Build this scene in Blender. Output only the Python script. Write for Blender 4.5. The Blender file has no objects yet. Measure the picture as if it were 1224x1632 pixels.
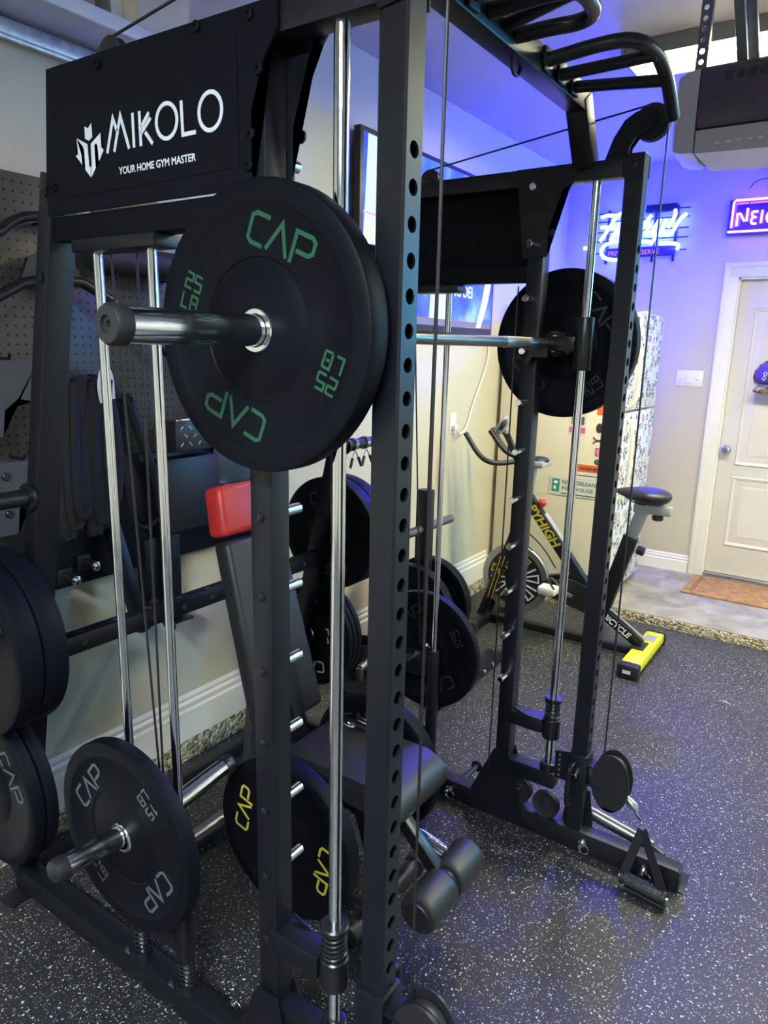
import bpy, bmesh, math, random
from mathutils import Vector as V, Matrix as Mx
random.seed(7)
C = bpy.context.scene.collection
PI = math.pi
W = 1.15                                   # distance between the two towers

# ------------------------------------------------------------------ camera
cam = bpy.data.cameras.new('camera'); co = bpy.data.objects.new('camera', cam); C.objects.link(co)
cam.sensor_fit = 'VERTICAL'; cam.sensor_height = 36.0; cam.lens = 1131.85 * 36 / 1632
cam.clip_start = .05
F = V((0.80609654, 0.54660284, -0.22679002)); R_ = V((0.56548777, -0.82443821, 0.02291752)); D_ = V((-0.17444758, -0.14672072, -0.97367401))
m = Mx((R_, -D_, -F)).transposed().to_4x4(); m.translation = V((-0.92523, -0.61499, 1.60698)); co.matrix_world = m
bpy.context.scene.camera = co
# ------------------------------------------------------------------ world, exposure
sc = bpy.context.scene
w = bpy.data.worlds.new('world'); sc.world = w; w.use_nodes = True
w.node_tree.nodes['Background'].inputs[0].default_value = (.02, .022, .03, 1)
vs = sc.view_settings
vs.view_transform = 'Standard'; vs.look = 'None'; vs.gamma = 1; vs.use_curve_mapping = False; vs.exposure = 0.85
LED_STRENGTH = 54.0
LED_COL = (1.0, .94, .62)
NEON_BLUE = (.004, .007, 1.0); NEON_BLUE_S = 340.0

# ------------------------------------------------------------------ materials
def mat(name, col, rough=.5, metal=0., var=0., vscale=8., bump=0., bscale=60., spec=.5, emit=None, es=0., coat=0.):
    m = bpy.data.materials.new(name); m.use_nodes = True
    nt = m.node_tree; b = nt.nodes['Principled BSDF']
    b.inputs['Base Color'].default_value = (*col, 1); b.inputs['Roughness'].default_value = rough
    b.inputs['Metallic'].default_value = metal; b.inputs['Specular IOR Level'].default_value = spec
    b.inputs['Coat Weight'].default_value = coat
    if emit: b.inputs['Emission Color'].default_value = (*emit, 1); b.inputs['Emission Strength'].default_value = es
    if var or bump:
        tc = nt.nodes.new('ShaderNodeTexCoord')
    if var:
        n = nt.nodes.new('ShaderNodeTexNoise'); n.inputs['Scale'].default_value = vscale; n.inputs['Detail'].default_value = 5
        nt.links.new(tc.outputs['Object'], n.inputs['Vector'])
        r = nt.nodes.new('ShaderNodeMapRange'); r.inputs[1].default_value = .3; r.inputs[2].default_value = .7
        r.inputs[3].default_value = 1 - var; r.inputs[4].default_value = 1 + var
        nt.links.new(n.outputs['Fac'], r.inputs[0])
        mx = nt.nodes.new('ShaderNodeMix'); mx.data_type = 'RGBA'; mx.blend_type = 'MULTIPLY'; mx.inputs[0].default_value = 1
        mx.inputs[6].default_value = (*col, 1); nt.links.new(r.outputs[0], mx.inputs[7]); nt.links.new(mx.outputs[2], b.inputs['Base Color'])
        r2 = nt.nodes.new('ShaderNodeMapRange'); r2.inputs[3].default_value = max(.02, rough - .07); r2.inputs[4].default_value = min(1, rough + .07)
        nt.links.new(n.outputs['Fac'], r2.inputs[0]); nt.links.new(r2.outputs[0], b.inputs['Roughness'])
    if bump:
        n2 = nt.nodes.new('ShaderNodeTexNoise'); n2.inputs['Scale'].default_value = bscale; n2.inputs['Detail'].default_value = 3
        nt.links.new(tc.outputs['Object'], n2.inputs['Vector'])
        bp = nt.nodes.new('ShaderNodeBump'); bp.inputs['Strength'].default_value = bump; bp.inputs['Distance'].default_value = .004
        nt.links.new(n2.outputs['Fac'], bp.inputs['Height']); nt.links.new(bp.outputs['Normal'], b.inputs['Normal'])
    return m
def nodes(m): return m.node_tree, m.node_tree.nodes['Principled BSDF']

black = mat('black powder coated steel', (.0045, .0055, .0095), .40, 0, .12, 6, .05, 900, spec=.45)
panel_black = mat('matt black sheet', (.0045, .0055, .0095), .55, 0, .1, 6, .05, 900, spec=.12)
satin = mat('black satin steel', (.008, .0085, .011), .32, 0, .1, 10, spec=.45)
rubber = mat('black bumper rubber', (.0035, .0042, .0075), .5, 0, .15, 5, .06, 500, spec=.12)
rubber_rim = rubber
foam = mat('black foam', (.014, .014, .015), .6, 0, .1, 30, .25, 700)
vinyl = mat('black vinyl', (.022, .022, .024), .4, 0, .1, 10, .12, 500)
red = mat('red vinyl', (.62, .035, .03), .38, 0, .06, 12, .12, 500)
chrome = mat('chrome', (.80, .80, .80), .13, 1, .04, 20)
steel = mat('brushed steel', (.55, .55, .56), .3, 1, .08, 30)
darkchrome = mat('dark grey steel bar', (.20, .20, .21), .32, .9, .08, 25)
cablem = mat('black cable', (.012, .012, .013), .35)
plastic = mat('black plastic', (.014, .014, .016), .45, 0, .05, 10)
greyplastic = mat('grey plastic', (.33, .34, .35), .45, 0, .06, 10)
white_print = mat('white print', (.82, .84, .90), .5)
green_print = mat('green print', (.012, .085, .040), .55)
grey_print = mat('grey print', (.09, .095, .11), .55)
dim_print = mat('dark grey print', (.018, .02, .026), .55)
yellow_print = mat('yellow print', (.55, .46, .05), .5)
yellow = mat('yellow paint', (.72, .70, .02), .35, 0, .04, 10)
white_paint = mat('white paint', (.80, .78, .72), .45, 0, .03, 4, .05, 60)
trim_white = mat('white trim paint', (.78, .76, .70), .4, 0, .04, 5)
galv = mat('galvanised steel', (.62, .63, .62), .38, .7, .2, 40, .1, 200)
shelf_white = mat('grey white shelf board', (.55, .56, .55), .5, 0, .05, 8)
wallm = mat('beige wall paint', (.56, .525, .40), .5, 0, .03, 2, .22, 120)
ceilm = mat('ceiling paint', (.42, .405, .385), .7, 0, .03, 2, .15, 120)
doorm = mat('off white door paint', (.68, .65, .58), .4, 0, .03, 5)
plate_wh = mat('white plastic', (.80, .78, .72), .4)
fridge_side = mat('cream fridge enamel', (.78, .72, .56), .35, 0, .03, 5, .05, 300)
cardboard = mat('cardboard', (.42, .27, .16), .8, 0, .12, 6)
tote_clear = mat('cloudy plastic tote', (.72, .70, .62), .3, 0, .12, 7)
tote_yel = mat('yellowish contents', (.75, .62, .30), .6, 0, .15, 12)
fabric = mat('black webbing', (.005, .005, .007), .8, 0, .1, 60, .2, 900)
white_fab = mat('white strap', (.75, .75, .78), .7, 0, .05, 40)
grey_metal = mat('grey steel plate', (.06, .062, .07), .4, .3, .1, 15)
diamond = mat('dark tread steel', (.06, .06, .065), .35, .6, .1, 20)
leafm = mat('dry leaf', (.55, .40, .22), .8)
orange = mat('orange label', (.80, .16, .04), .5)
paper = mat('paper label', (.74, .72, .66), .6)
signm = mat('pale sign plate', (.66, .70, .62), .5)
teal_print = mat('teal print', (.03, .30, .24), .5)
pink = mat('pink print', (.75, .12, .25), .5)
purple_cloth = mat('purple cloth', (.09, .05, .30), .8, 0, .1, 40)
ink = mat('dark ink', (.03, .03, .035), .6)
silver_rim = mat('silver flywheel rim', (.40, .40, .39), .3, .8, .05, 20)
redplastic = mat('red plastic knob', (.55, .05, .05), .35)
bluepanel = mat('blue grey sheet', (.05, .08, .10), .4, 0, .1, 12)
opener_dark = mat('glossy dark purple grey plastic', (.10, .06, .09), .25, 0, .04, 5)
opener_grey = mat('pale grey plastic', (.50, .47, .46), .35, 0, .04, 5)
neon_back = mat('dark acrylic backing', (.05, .03, .12), .2)
def emis(name, col, s):
    m = mat(name, (.1, .1, .1), .4, emit=col, es=s); return m
led = emis('led lens', LED_COL, LED_STRENGTH)
led_near = emis('cool led lens', (.78, .90, 1.0), LED_STRENGTH * 2.9)
housing_m = mat('grey lamp housing', (.20, .20, .19), .5)
neon_blue = emis('blue neon tube', NEON_BLUE, NEON_BLUE_S)
neon_white = emis('white violet neon tube', (.10, .03, 1.0), 40.0)
neon_pink = emis('dim pink neon', (.7, .12, .9), .9)
neon_red = emis('dim pink lettering', (.75, .25, .55), .55)

def math_node(nt, op, a, b=None):
    n = nt.nodes.new('ShaderNodeMath'); n.operation = op
    for i, x in enumerate((a, b)):
        if x is None: continue
        if isinstance(x, (int, float)): n.inputs[i].default_value = x
        else: nt.links.new(x, n.inputs[i])
    return n.outputs[0]
def ramp(nt, fac, stops):
    r = nt.nodes.new('ShaderNodeValToRGB'); e = r.color_ramp.elements
    while len(e) < len(stops): e.new(.5)
    for i, (p, c) in enumerate(stops): e[i].position = p; e[i].color = (*c, 1)
    nt.links.new(fac, r.inputs[0]); return r.outputs[0]
# floor: dark rubber with pale flecks
floorm = mat('flecked rubber mat', (.05, .05, .053), .43, spec=.55)
nt, b = nodes(floorm)
tc = nt.nodes.new('ShaderNodeTexCoord')
def flecks(scale, thr, seed):
    mp = nt.nodes.new('ShaderNodeMapping'); mp.inputs['Location'].default_value = (seed, seed * .7, 0); nt.links.new(tc.outputs['Object'], mp.inputs[0])
    nz = nt.nodes.new('ShaderNodeTexNoise'); nz.inputs['Scale'].default_value = scale * 1.7; nt.links.new(mp.outputs[0], nz.inputs['Vector'])
    mixv = nt.nodes.new('ShaderNodeVectorMath'); mixv.operation = 'MULTIPLY_ADD'; mixv.inputs[1].default_value = (.012, .012, 0)
    nt.links.new(nz.outputs['Color'], mixv.inputs[0]); nt.links.new(mp.outputs[0], mixv.inputs[2])
    vo = nt.nodes.new('ShaderNodeTexVoronoi'); vo.voronoi_dimensions = '2D'; vo.inputs['Scale'].default_value = scale
    nt.links.new(mixv.outputs[0], vo.inputs['Vector'])
    se = nt.nodes.new('ShaderNodeSeparateColor'); nt.links.new(vo.outputs['Color'], se.inputs[0])
    size = math_node(nt, 'MULTIPLY', math_node(nt, 'POWER', se.outputs[0], 2.5), thr)
    return math_node(nt, 'LESS_THAN', vo.outputs['Distance'], size)
fl = math_node(nt, 'MAXIMUM', flecks(52, .155, 3.1), math_node(nt, 'MAXIMUM', flecks(95, .18, 11.7), flecks(150, .20, 5.3)))
big = nt.nodes.new('ShaderNodeTexNoise'); big.inputs['Scale'].default_value = 1.6; big.inputs['Detail'].default_value = 4; nt.links.new(tc.outputs['Object'], big.inputs['Vector'])
base = ramp(nt, big.outputs['Fac'], [(.3, (.013, .013, .0145)), (.7, (.024, .024, .026))])
mx = nt.nodes.new('ShaderNodeMix'); mx.data_type = 'RGBA'; nt.links.new(fl, mx.inputs[0]); nt.links.new(base, mx.inputs[6]); mx.inputs[7].default_value = (.62, .61, .57, 1)
nt.links.new(mx.outputs[2], b.inputs['Base Color'])
gr = nt.nodes.new('ShaderNodeTexNoise'); gr.inputs['Scale'].default_value = 420; nt.links.new(tc.outputs['Object'], gr.inputs['Vector'])
bp = nt.nodes.new('ShaderNodeBump'); bp.inputs['Strength'].default_value = .35; bp.inputs['Distance'].default_value = .002; nt.links.new(gr.outputs['Fac'], bp.inputs['Height']); nt.links.new(bp.outputs[0], b.inputs['Normal'])
# landing concrete
concrete = mat('worn concrete', (.42, .39, .33), .45)
nt, b = nodes(concrete); tc = nt.nodes.new('ShaderNodeTexCoord')
n1 = nt.nodes.new('ShaderNodeTexNoise'); n1.inputs['Scale'].default_value = 5; n1.inputs['Detail'].default_value = 8; n1.inputs['Distortion'].default_value = 1.2; nt.links.new(tc.outputs['Object'], n1.inputs['Vector'])
nt.links.new(ramp(nt, n1.outputs['Fac'], [(.3, (.20, .18, .135)), (.5, (.31, .28, .21)), (.7, (.42, .38, .29))]), b.inputs['Base Color'])
# exposed aggregate edge
aggr = mat('exposed aggregate', (.35, .30, .19), .8)
nt, b = nodes(aggr); tc = nt.nodes.new('ShaderNodeTexCoord')
v1 = nt.nodes.new('ShaderNodeTexVoronoi'); v1.inputs['Scale'].default_value = 75; nt.links.new(tc.outputs['Object'], v1.inputs['Vector'])
se = nt.nodes.new('ShaderNodeSeparateColor'); nt.links.new(v1.outputs['Color'], se.inputs[0])
nt.links.new(ramp(nt, se.outputs[0], [(.0, (.12, .09, .05)), (.4, (.34, .29, .17)), (.75, (.52, .46, .31)), (1, (.66, .62, .50))]), b.inputs['Base Color'])
bp = nt.nodes.new('ShaderNodeBump'); bp.inputs['Strength'].default_value = .9; bp.inputs['Distance'].default_value = .01; nt.links.new(v1.outputs['Distance'], bp.inputs['Height']); bp.invert = True; nt.links.new(bp.outputs[0], b.inputs['Normal'])
# coir doormat
coir = mat('brown coir', (.42, .22, .07), .95, 0, .3, 30, .9, 500)
# pegboard: rows of punched holes, 1 inch apart
pegm = mat('punched black metal panel', (.055, .052, .046), .4, .35)
nt, b = nodes(pegm); tc = nt.nodes.new('ShaderNodeTexCoord'); sp = nt.nodes.new('ShaderNodeSeparateXYZ'); nt.links.new(tc.outputs['Object'], sp.inputs[0])
def cell(o): return math_node(nt, 'SUBTRACT', math_node(nt, 'FRACT', math_node(nt, 'DIVIDE', o, .0254)), .5)
cx, cz = cell(sp.outputs[0]), cell(sp.outputs[2])
dd = math_node(nt, 'SQRT', math_node(nt, 'ADD', math_node(nt, 'MULTIPLY', cx, cx), math_node(nt, 'MULTIPLY', cz, cz)))
hole = math_node(nt, 'LESS_THAN', dd, .14)
mx = nt.nodes.new('ShaderNodeMix'); mx.data_type = 'RGBA'; nt.links.new(hole, mx.inputs[0]); mx.inputs[6].default_value = (.075, .069, .058, 1); mx.inputs[7].default_value = (.004, .004, .004, 1)
nt.links.new(mx.outputs[2], b.inputs['Base Color'])
# stickers on the fridge doors
stick = mat('sticker covered enamel', (.8, .8, .8), .4)
nt, b = nodes(stick); tc = nt.nodes.new('ShaderNodeTexCoord')
v1 = nt.nodes.new('ShaderNodeTexVoronoi'); v1.distance = 'CHEBYCHEV'; v1.inputs['Scale'].default_value = 20; nt.links.new(tc.outputs['Object'], v1.inputs['Vector'])
se = nt.nodes.new('ShaderNodeSeparateColor'); nt.links.new(v1.outputs['Color'], se.inputs[0])
inside = math_node(nt, 'LESS_THAN', v1.outputs['Distance'], .42)
n1 = nt.nodes.new('ShaderNodeTexNoise'); n1.inputs['Scale'].default_value = 48; n1.inputs['Detail'].default_value = 2; nt.links.new(tc.outputs['Object'], n1.inputs['Vector'])
pat = math_node(nt, 'GREATER_THAN', n1.outputs['Fac'], .47)
rc = ramp(nt, se.outputs[0], [(0, (.05, .05, .06)), (.45, (.10, .10, .11)), (.6, (.20, .22, .25)), (.75, (.70, .10, .09)), (.82, (.10, .22, .50)), (.9, (.70, .60, .10)), (1, (.4, .4, .4))])
e0 = math_node(nt, 'MULTIPLY', inside, pat)
mx = nt.nodes.new('ShaderNodeMix'); mx.data_type = 'RGBA'; nt.links.new(e0, mx.inputs[0]); mx.inputs[6].default_value = (.74, .74, .72, 1); nt.links.new(rc, mx.inputs[7])
nt.links.new(mx.outputs[2], b.inputs['Base Color'])
# camouflage visor
camo = mat('camouflage cloth', (.3, .25, .15), .85)
nt, b = nodes(camo); tc = nt.nodes.new('ShaderNodeTexCoord'); n1 = nt.nodes.new('ShaderNodeTexNoise'); n1.inputs['Scale'].default_value = 40; nt.links.new(tc.outputs['Object'], n1.inputs['Vector'])
nt.links.new(ramp(nt, n1.outputs['Fac'], [(.35, (.05, .05, .03)), (.45, (.16, .13, .07)), (.55, (.36, .29, .17)), (.65, (.50, .44, .32))]), b.inputs['Base Color'])
# television picture (a lit screen)
screen = mat('television picture', (.01, .01, .01), .2)
nt, b = nodes(screen); tc = nt.nodes.new('ShaderNodeTexCoord'); sp = nt.nodes.new('ShaderNodeSeparateXYZ'); nt.links.new(tc.outputs['Object'], sp.inputs[0])
n1 = nt.nodes.new('ShaderNodeTexNoise'); n1.inputs['Scale'].default_value = 4; n1.inputs['Detail'].default_value = 4; nt.links.new(tc.outputs['Object'], n1.inputs['Vector'])
nt.links.new(ramp(nt, n1.outputs['Fac'], [(.35, (.02, .05, .62)), (.52, (.05, .13, .85)), (.68, (.22, .42, .95))]), b.inputs['Emission Color'])
b.inputs['Emission Strength'].default_value = 1.0
scr_white = emis('screen white', (.6, .75, 1), 1.0); scr_yellow = emis('screen yellow', (.85, .72, .05), 1.1)
scr_pale = emis('screen pale blue', (.42, .60, .95), .9); scr_cream = emis('screen cream', (.85, .85, .55), 1.0); scr_pink = emis('screen pink', (.8, .2, .8), 1.0)
scr_brown = emis('screen brown', (.10, .08, .09), .7)

# ------------------------------------------------------------------ mesh builder
class G:
    def __init__(s): s.bm = bmesh.new()
    def box(s, c, size, rot=None, bev=0., seg=2):
        r = bmesh.ops.create_cube(s.bm, size=1.0); vs_ = r['verts']
        M_ = Mx.Translation(V(c)) @ (rot.to_4x4() if rot is not None else Mx.Identity(4)) @ Mx.Diagonal((*size, 1))
        bmesh.ops.transform(s.bm, matrix=M_, verts=vs_)
        if bev:
            ed = list({e for v in vs_ for e in v.link_edges})
            bmesh.ops.bevel(s.bm, geom=ed, offset=min(bev, min(size) * .49), segments=seg, affect='EDGES', profile=.5)
        return s
    def bb(s, x0, x1, y0, y1, z0, z1, bev=0., seg=2):
        return s.box(((x0 + x1) / 2, (y0 + y1) / 2, (z0 + z1) / 2), (abs(x1 - x0), abs(y1 - y0), abs(z1 - z0)), None, bev, seg)
    def beam(s, p0, p1, a, b_, up=(1, 0, 0), bev=.003):
        p0, p1 = V(p0), V(p1); d = (p1 - p0); L = d.length; d.normalize(); u = V(up); v = d.cross(u).normalized(); u = v.cross(d)
        return s.box((p0 + p1) / 2, (a, b_, L), Mx((u, v, d)).transposed(), bev)
    def ring(s, c, u, v, r, n):
        return [s.bm.verts.new(c + (u * math.cos(2 * PI * i / n) + v * math.sin(2 * PI * i / n)) * r) for i in range(n)]
    def bridge(s, a, b_):
        n = len(a)
        for i in range(n):
            try: s.bm.faces.new((a[i], a[(i + 1) % n], b_[(i + 1) % n], b_[i]))
            except ValueError: pass
    def lathe(s, o, axis, prof, n=24):
        o = V(o); d = V(axis).normalized(); u = d.orthogonal().normalized(); v = d.cross(u)
        prev = None
        for r, h in prof:
            c = o + d * h
            cur = [s.bm.verts.new(c)] if r < 1e-6 else s.ring(c, u, v, r, n)
            if prev is not None:
                if len(prev) == 1 and len(cur) > 1:
                    for i in range(n): s.bm.faces.new((prev[0], cur[i], cur[(i + 1) % n]))
                elif len(cur) == 1 and len(prev) > 1:
                    for i in range(n): s.bm.faces.new((prev[(i + 1) % n], prev[i], cur[0]))
                elif len(cur) > 1: s.bridge(prev, cur)
            prev = cur
        return s
    def cyl(s, p0, p1, r, r1=None, n=16, ch=0.):
        p0, p1 = V(p0), V(p1); L = (p1 - p0).length; r1 = r if r1 is None else r1
        pr = [(0, 0), (r, 0), (r1, L), (0, L)] if not ch else [(0, 0), (r - ch, 0), (r, ch), (r1, L - ch), (r1 - ch, L), (0, L)]
        return s.lathe(p0, p1 - p0, pr, n)
    def tube(s, pts, r, n=10, closed=False, cap=True):
        P = [V(p) for p in pts]; N = len(P)
        T = []
        for i in range(N):
            a = P[i - 1] if (i > 0 or closed) else P[i]; b_ = P[(i + 1) % N] if (i < N - 1 or closed) else P[i]
            t = (b_ - a); T.append(t.normalized() if t.length > 1e-9 else V((0, 0, 1)))
        u = T[0].orthogonal().normalized(); rings = []
        for i in range(N):
            t = T[i]; u = (u - t * u.dot(t)).normalized(); v = t.cross(u)
            rr = r[i] if isinstance(r, (list, tuple)) else r
            rings.append(s.ring(P[i], u, v, rr, n))
        for i in range(N - 1): s.bridge(rings[i], rings[i + 1])
        if closed: s.bridge(rings[-1], rings[0])
        elif cap:
            s.bm.faces.new(list(reversed(rings[0]))); s.bm.faces.new(rings[-1])
        return s
    def prism(s, poly, o, u, v, t, holes=None):
        """flat polygon (2D points) in the plane o+u,v, extruded by t along u x v"""
        o, u, v = V(o), V(u), V(v); n = u.cross(v).normalized()
        a = [s.bm.verts.new(o + u * x + v * y) for x, y in poly]; b_ = [s.bm.verts.new(o + u * x + v * y + n * t) for x, y in poly]
        f1 = s.bm.faces.new(a); f2 = s.bm.faces.new(list(reversed(b_))); s.bridge(b_, a)
        bmesh.ops.triangulate(s.bm, faces=[f1, f2])
        return s
    def stroke(s, pts, wd, o, u, v, t=.0006, closed=False):
        """a flat mitred line of width wd through the 2D points"""
        o, u, v = V(o), V(u), V(v); n = u.cross(v).normalized(); P = [V((x, y)) for x, y in pts]; N = len(P); L, Rr = [], []
        for i in range(N):
            a = P[i - 1] if (i > 0 or closed) else None; b_ = P[(i + 1) % N] if (i < N - 1 or closed) else None
            d1 = (P[i] - a).normalized() if a is not None else None; d2 = (b_ - P[i]).normalized() if b_ is not None else None
            d1 = d1 or d2; d2 = d2 or d1
            n1 = V((-d1.y, d1.x)); n2 = V((-d2.y, d2.x)); mm = (n1 + n2)
            mm = mm.normalized() if mm.length > 1e-6 else n1
            k = wd / 2 / max(.35, mm.dot(n1)); L.append(P[i] + mm * k); Rr.append(P[i] - mm * k)
        def mk(q, h): return s.bm.verts.new(o + u * q.x + v * q.y + n * h)
        for i in range(N if closed else N - 1):
            j = (i + 1) % N
            a = [mk(q, t) for q in (Rr[i], Rr[j], L[j], L[i])]; c = [mk(q, 0) for q in (Rr[i], Rr[j], L[j], L[i])]
            s.bm.faces.new(a); s.bridge(c, a)
        return s
    def quad(s, pts):
        s.bm.faces.new([s.bm.verts.new(V(p)) for p in pts]); return s
    def blob(s, c, rad, rot=None, nu=16, nv=10, fn=None):
        r = bmesh.ops.create_uvsphere(s.bm, u_segments=nu, v_segments=nv, radius=1.0)
        M_ = Mx.Translation(V(c)) @ (rot.to_4x4() if rot is not None else Mx.Identity(4)) @ Mx.Diagonal((*rad, 1))
        if fn:
            for v in r['verts']: v.co = fn(v.co.copy())
        bmesh.ops.transform(s.bm, matrix=M_, verts=r['verts']); return s
    def build(s, name, material, parent=None, loc=None, ang=35, flat=False):
        bmesh.ops.recalc_face_normals(s.bm, faces=s.bm.faces)
        me = bpy.data.meshes.new(name); s.bm.to_mesh(me); s.bm.free()
        o = bpy.data.objects.new(name, me); C.objects.link(o); me.materials.append(material)
        org = V(loc) if loc is not None else V((0, 0, 0))
        if parent is not None:
            o.parent = parent; org = wloc(parent)
        if parent is None: o.location = org
        if org.length > 0: me.transform(Mx.Translation(-org))
        if not flat:
            me.polygons.foreach_set('use_smooth', [True] * len(me.polygons)); me.set_sharp_from_angle(angle=math.radians(ang))
        me.update(); return o
def wloc(o):
    l = V((0, 0, 0))
    while o is not None: l += o.location; o = o.parent
    return l
def thing(name, label, cat, loc=(0, 0, 0), group=None):
    o = bpy.data.objects.new(name, None); C.objects.link(o); o.location = loc; o.empty_display_size = .05
    o['label'] = label; o['category'] = cat
    if group: o['group'] = group
    return o
def tag(o, label, cat, group=None):
    o['label'] = label; o['category'] = cat
    if group: o['group'] = group
    return o
def struct(o): o['kind'] = 'structure'; return o
def text(name, s, size, o, u, v, material, parent, ext=.0005, bold=0., shear=0., sx=1.0, align='LEFT'):
    cu = bpy.data.curves.new(name, 'FONT'); cu.body = s; cu.size = size; cu.extrude = ext; cu.offset = bold; cu.shear = shear; cu.align_x = align; cu.resolution_u = 3
    ob = bpy.data.objects.new(name, cu); C.objects.link(ob)
    dg = bpy.context.evaluated_depsgraph_get(); me = bpy.data.meshes.new_from_object(ob.evaluated_get(dg))
    bpy.data.objects.remove(ob); bpy.data.curves.remove(cu)
    o, u, v = V(o), V(u).normalized(), V(v).normalized(); n = u.cross(v)
    M_ = Mx((u * sx, v, n)).transposed().to_4x4(); M_.translation = o - wloc(parent)
    me.transform(M_); me.materials.clear(); me.materials.append(material); me.name = name
    r = bpy.data.objects.new(name, me); C.objects.link(r); r.parent = parent; return r
def arc(c, u, v, r, a0, a1, n):
    c, u, v = V(c), V(u), V(v)
    return [c + (u * math.cos(a0 + (a1 - a0) * i / n) + v * math.sin(a0 + (a1 - a0) * i / n)) * r for i in range(n + 1)]
def smooth(pts, it=2, closed=False):
    P = [V(p) for p in pts]
    for _ in range(it):
        Q = [] if closed else [P[0]]
        for i in range(len(P) if closed else len(P) - 1):
            a, b_ = P[i], P[(i + 1) % len(P)]; Q += [a * .75 + b_ * .25, a * .25 + b_ * .75]
        if not closed: Q.append(P[-1])
        P = Q
    return P
X_, Y_, Z_ = V((1, 0, 0)), V((0, 1, 0)), V((0, 0, 1)); NY = -Y_; NX = -X_

# ================================================================== room shell
CEIL = 2.85; WL = 1.43; WF = 4.40; WR = -3.4; WB = -4.6; LX = 3.34; LZ = .06
struct(G().bb(WB, LX, WR, WL, -.05, 0).build('floor', floorm))
struct(G().bb(WB - .1, WF + .1, WR - .1, WL + .1, CEIL, CEIL + .05).build('ceiling', ceilm))
struct(G().bb(WB - .1, WF + .1, WL, WL + .1, -.05, CEIL).build('wall_left', wallm))
struct(G().bb(WB - .1, WF + .1, WR - .1, WR, -.05, CEIL).build('wall_right', wallm))
struct(G().bb(WB - .1, WB, WR, WL, -.05, CEIL).build('wall_near', wallm))
DY0, DY1, DZ = -.60, .232, 2.10          # door opening
g = G(); g.bb(WF, WF + .12, DY1, WL, 0, CEIL); g.bb(WF, WF + .12, WR, DY0, 0, CEIL); g.bb(WF, WF + .12, DY0, DY1, DZ, CEIL)
struct(g.build('wall_far', wallm))
g = G(); g.bb(LX + .012, WF + .12, WR, WL, -.05, LZ); lan = struct(g.build('floor_landing', concrete))
struct(G().bb(LX, LX + .012, WR, WL - .02, -.02, LZ - .004, .004).build('trim_1', aggr))
struct(G().bb(WB, LX, WL - .022, WL, 0, .087, .006).build('trim_2', aggr))
def baseboard(name, along, a0, a1, face, sgn, z0, h):
    pr = [(0, 0), (.018, 0), (.018, h * .64), (.009, h * .68), (.013, h * .74), (.013, h * .80), (.005, h * .85), (.008, h * .92), (.002, h), (0, h)]
    g = G()
    if along == 'x': g.prism(pr, (a0, face, z0), (0, sgn, 0), Z_, (a1 - a0) * (1 if V((0, sgn, 0)).cross(Z_).x > 0 else -1))
    else: g.prism(pr, (face, a0, z0), (sgn, 0, 0), Z_, (a1 - a0) * (1 if V((sgn, 0, 0)).cross(Z_).y > 0 else -1))
    return struct(g.build(name, trim_white))
baseboard('baseboard_left', 'x', WB, LX, WL, -1, .087, .185)
baseboard('baseboard_far', 'y', DY1 + .095, WL, WF, -1, LZ, .125)
# door frame and door
g = G()
for y0, y1 in ((DY1, DY1 + .092), (DY0 - .092, DY0)):
    g.bb(WF - .014, WF, y0, y1, LZ, DZ + .092, .003); o_ = 1 if y0 > 0 else -1
    ym = y1 if y0 > 0 else y0
    g.bb(WF - .022, WF - .012, ym - .030 * o_, ym, LZ, DZ + .092, .003)
g.bb(WF - .0145, WF, DY0 - .092, DY1 + .092, DZ, DZ + .092, .003); g.bb(WF - .0225, WF - .012, DY0 - .092, DY1 + .092, DZ + .062, DZ + .092, .003)
g.bb(WF, WF + .12, DY1 - .012, DY1, LZ, DZ); g.bb(WF, WF + .12, DY0, DY0 + .012, LZ, DZ); g.bb(WF, WF + .12, DY0, DY1, DZ - .012, DZ)
struct(g.build('trim_3', trim_white))
struct(G().bb(WF - .01, WF + .11, DY0 + .012, DY1 - .012, LZ, LZ + .028, .004).build('trim_4', steel))
door = thing('door_1', 'off white panelled door beside the fridge', 'door', (WF + .05, (DY0 + DY1) / 2, LZ + .03)); del door['label']; del door['category']; door['kind'] = 'structure'
g = G(); g.bb(WF + .035, WF + .07, DY0 + .013, DY1 - .013, LZ + .03, DZ - .013, .002); g.build('door_slab', doorm, door)
for z0, z1 in ((.299, .79), (.869, 1.91)):
    g = G(); y0, y1 = -.49, .118; x = WF + .035
    prof = [(0, 0), (-.010, .006), (-.004, .022), (.006, .030), (.006, .045), (-.003, .075)]   # (depth, inset)
    rings = [[g.bm.verts.new((x + d, yy, zz)) for yy, zz in ((y0 + i, z0 + i), (y1 - i, z0 + i), (y1 - i, z1 - i), (y0 + i, z1 - i))] for d, i in prof]
    for a, b_ in zip(rings, rings[1:]): g.bridge(a, b_)
    g.bm.faces.new(rings[-1]); g.build('door_panel', doorm, door, flat=True)
g = G(); g.lathe((WF + .035, .178, .972), NX, [(.032, 0), (.032, .006), (.012, .010), (.011, .03), (.022, .036), (.029, .048), (.028, .060), (.018, .069), (0, .071)], 20)
g.build('door_knob', steel, door)

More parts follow.
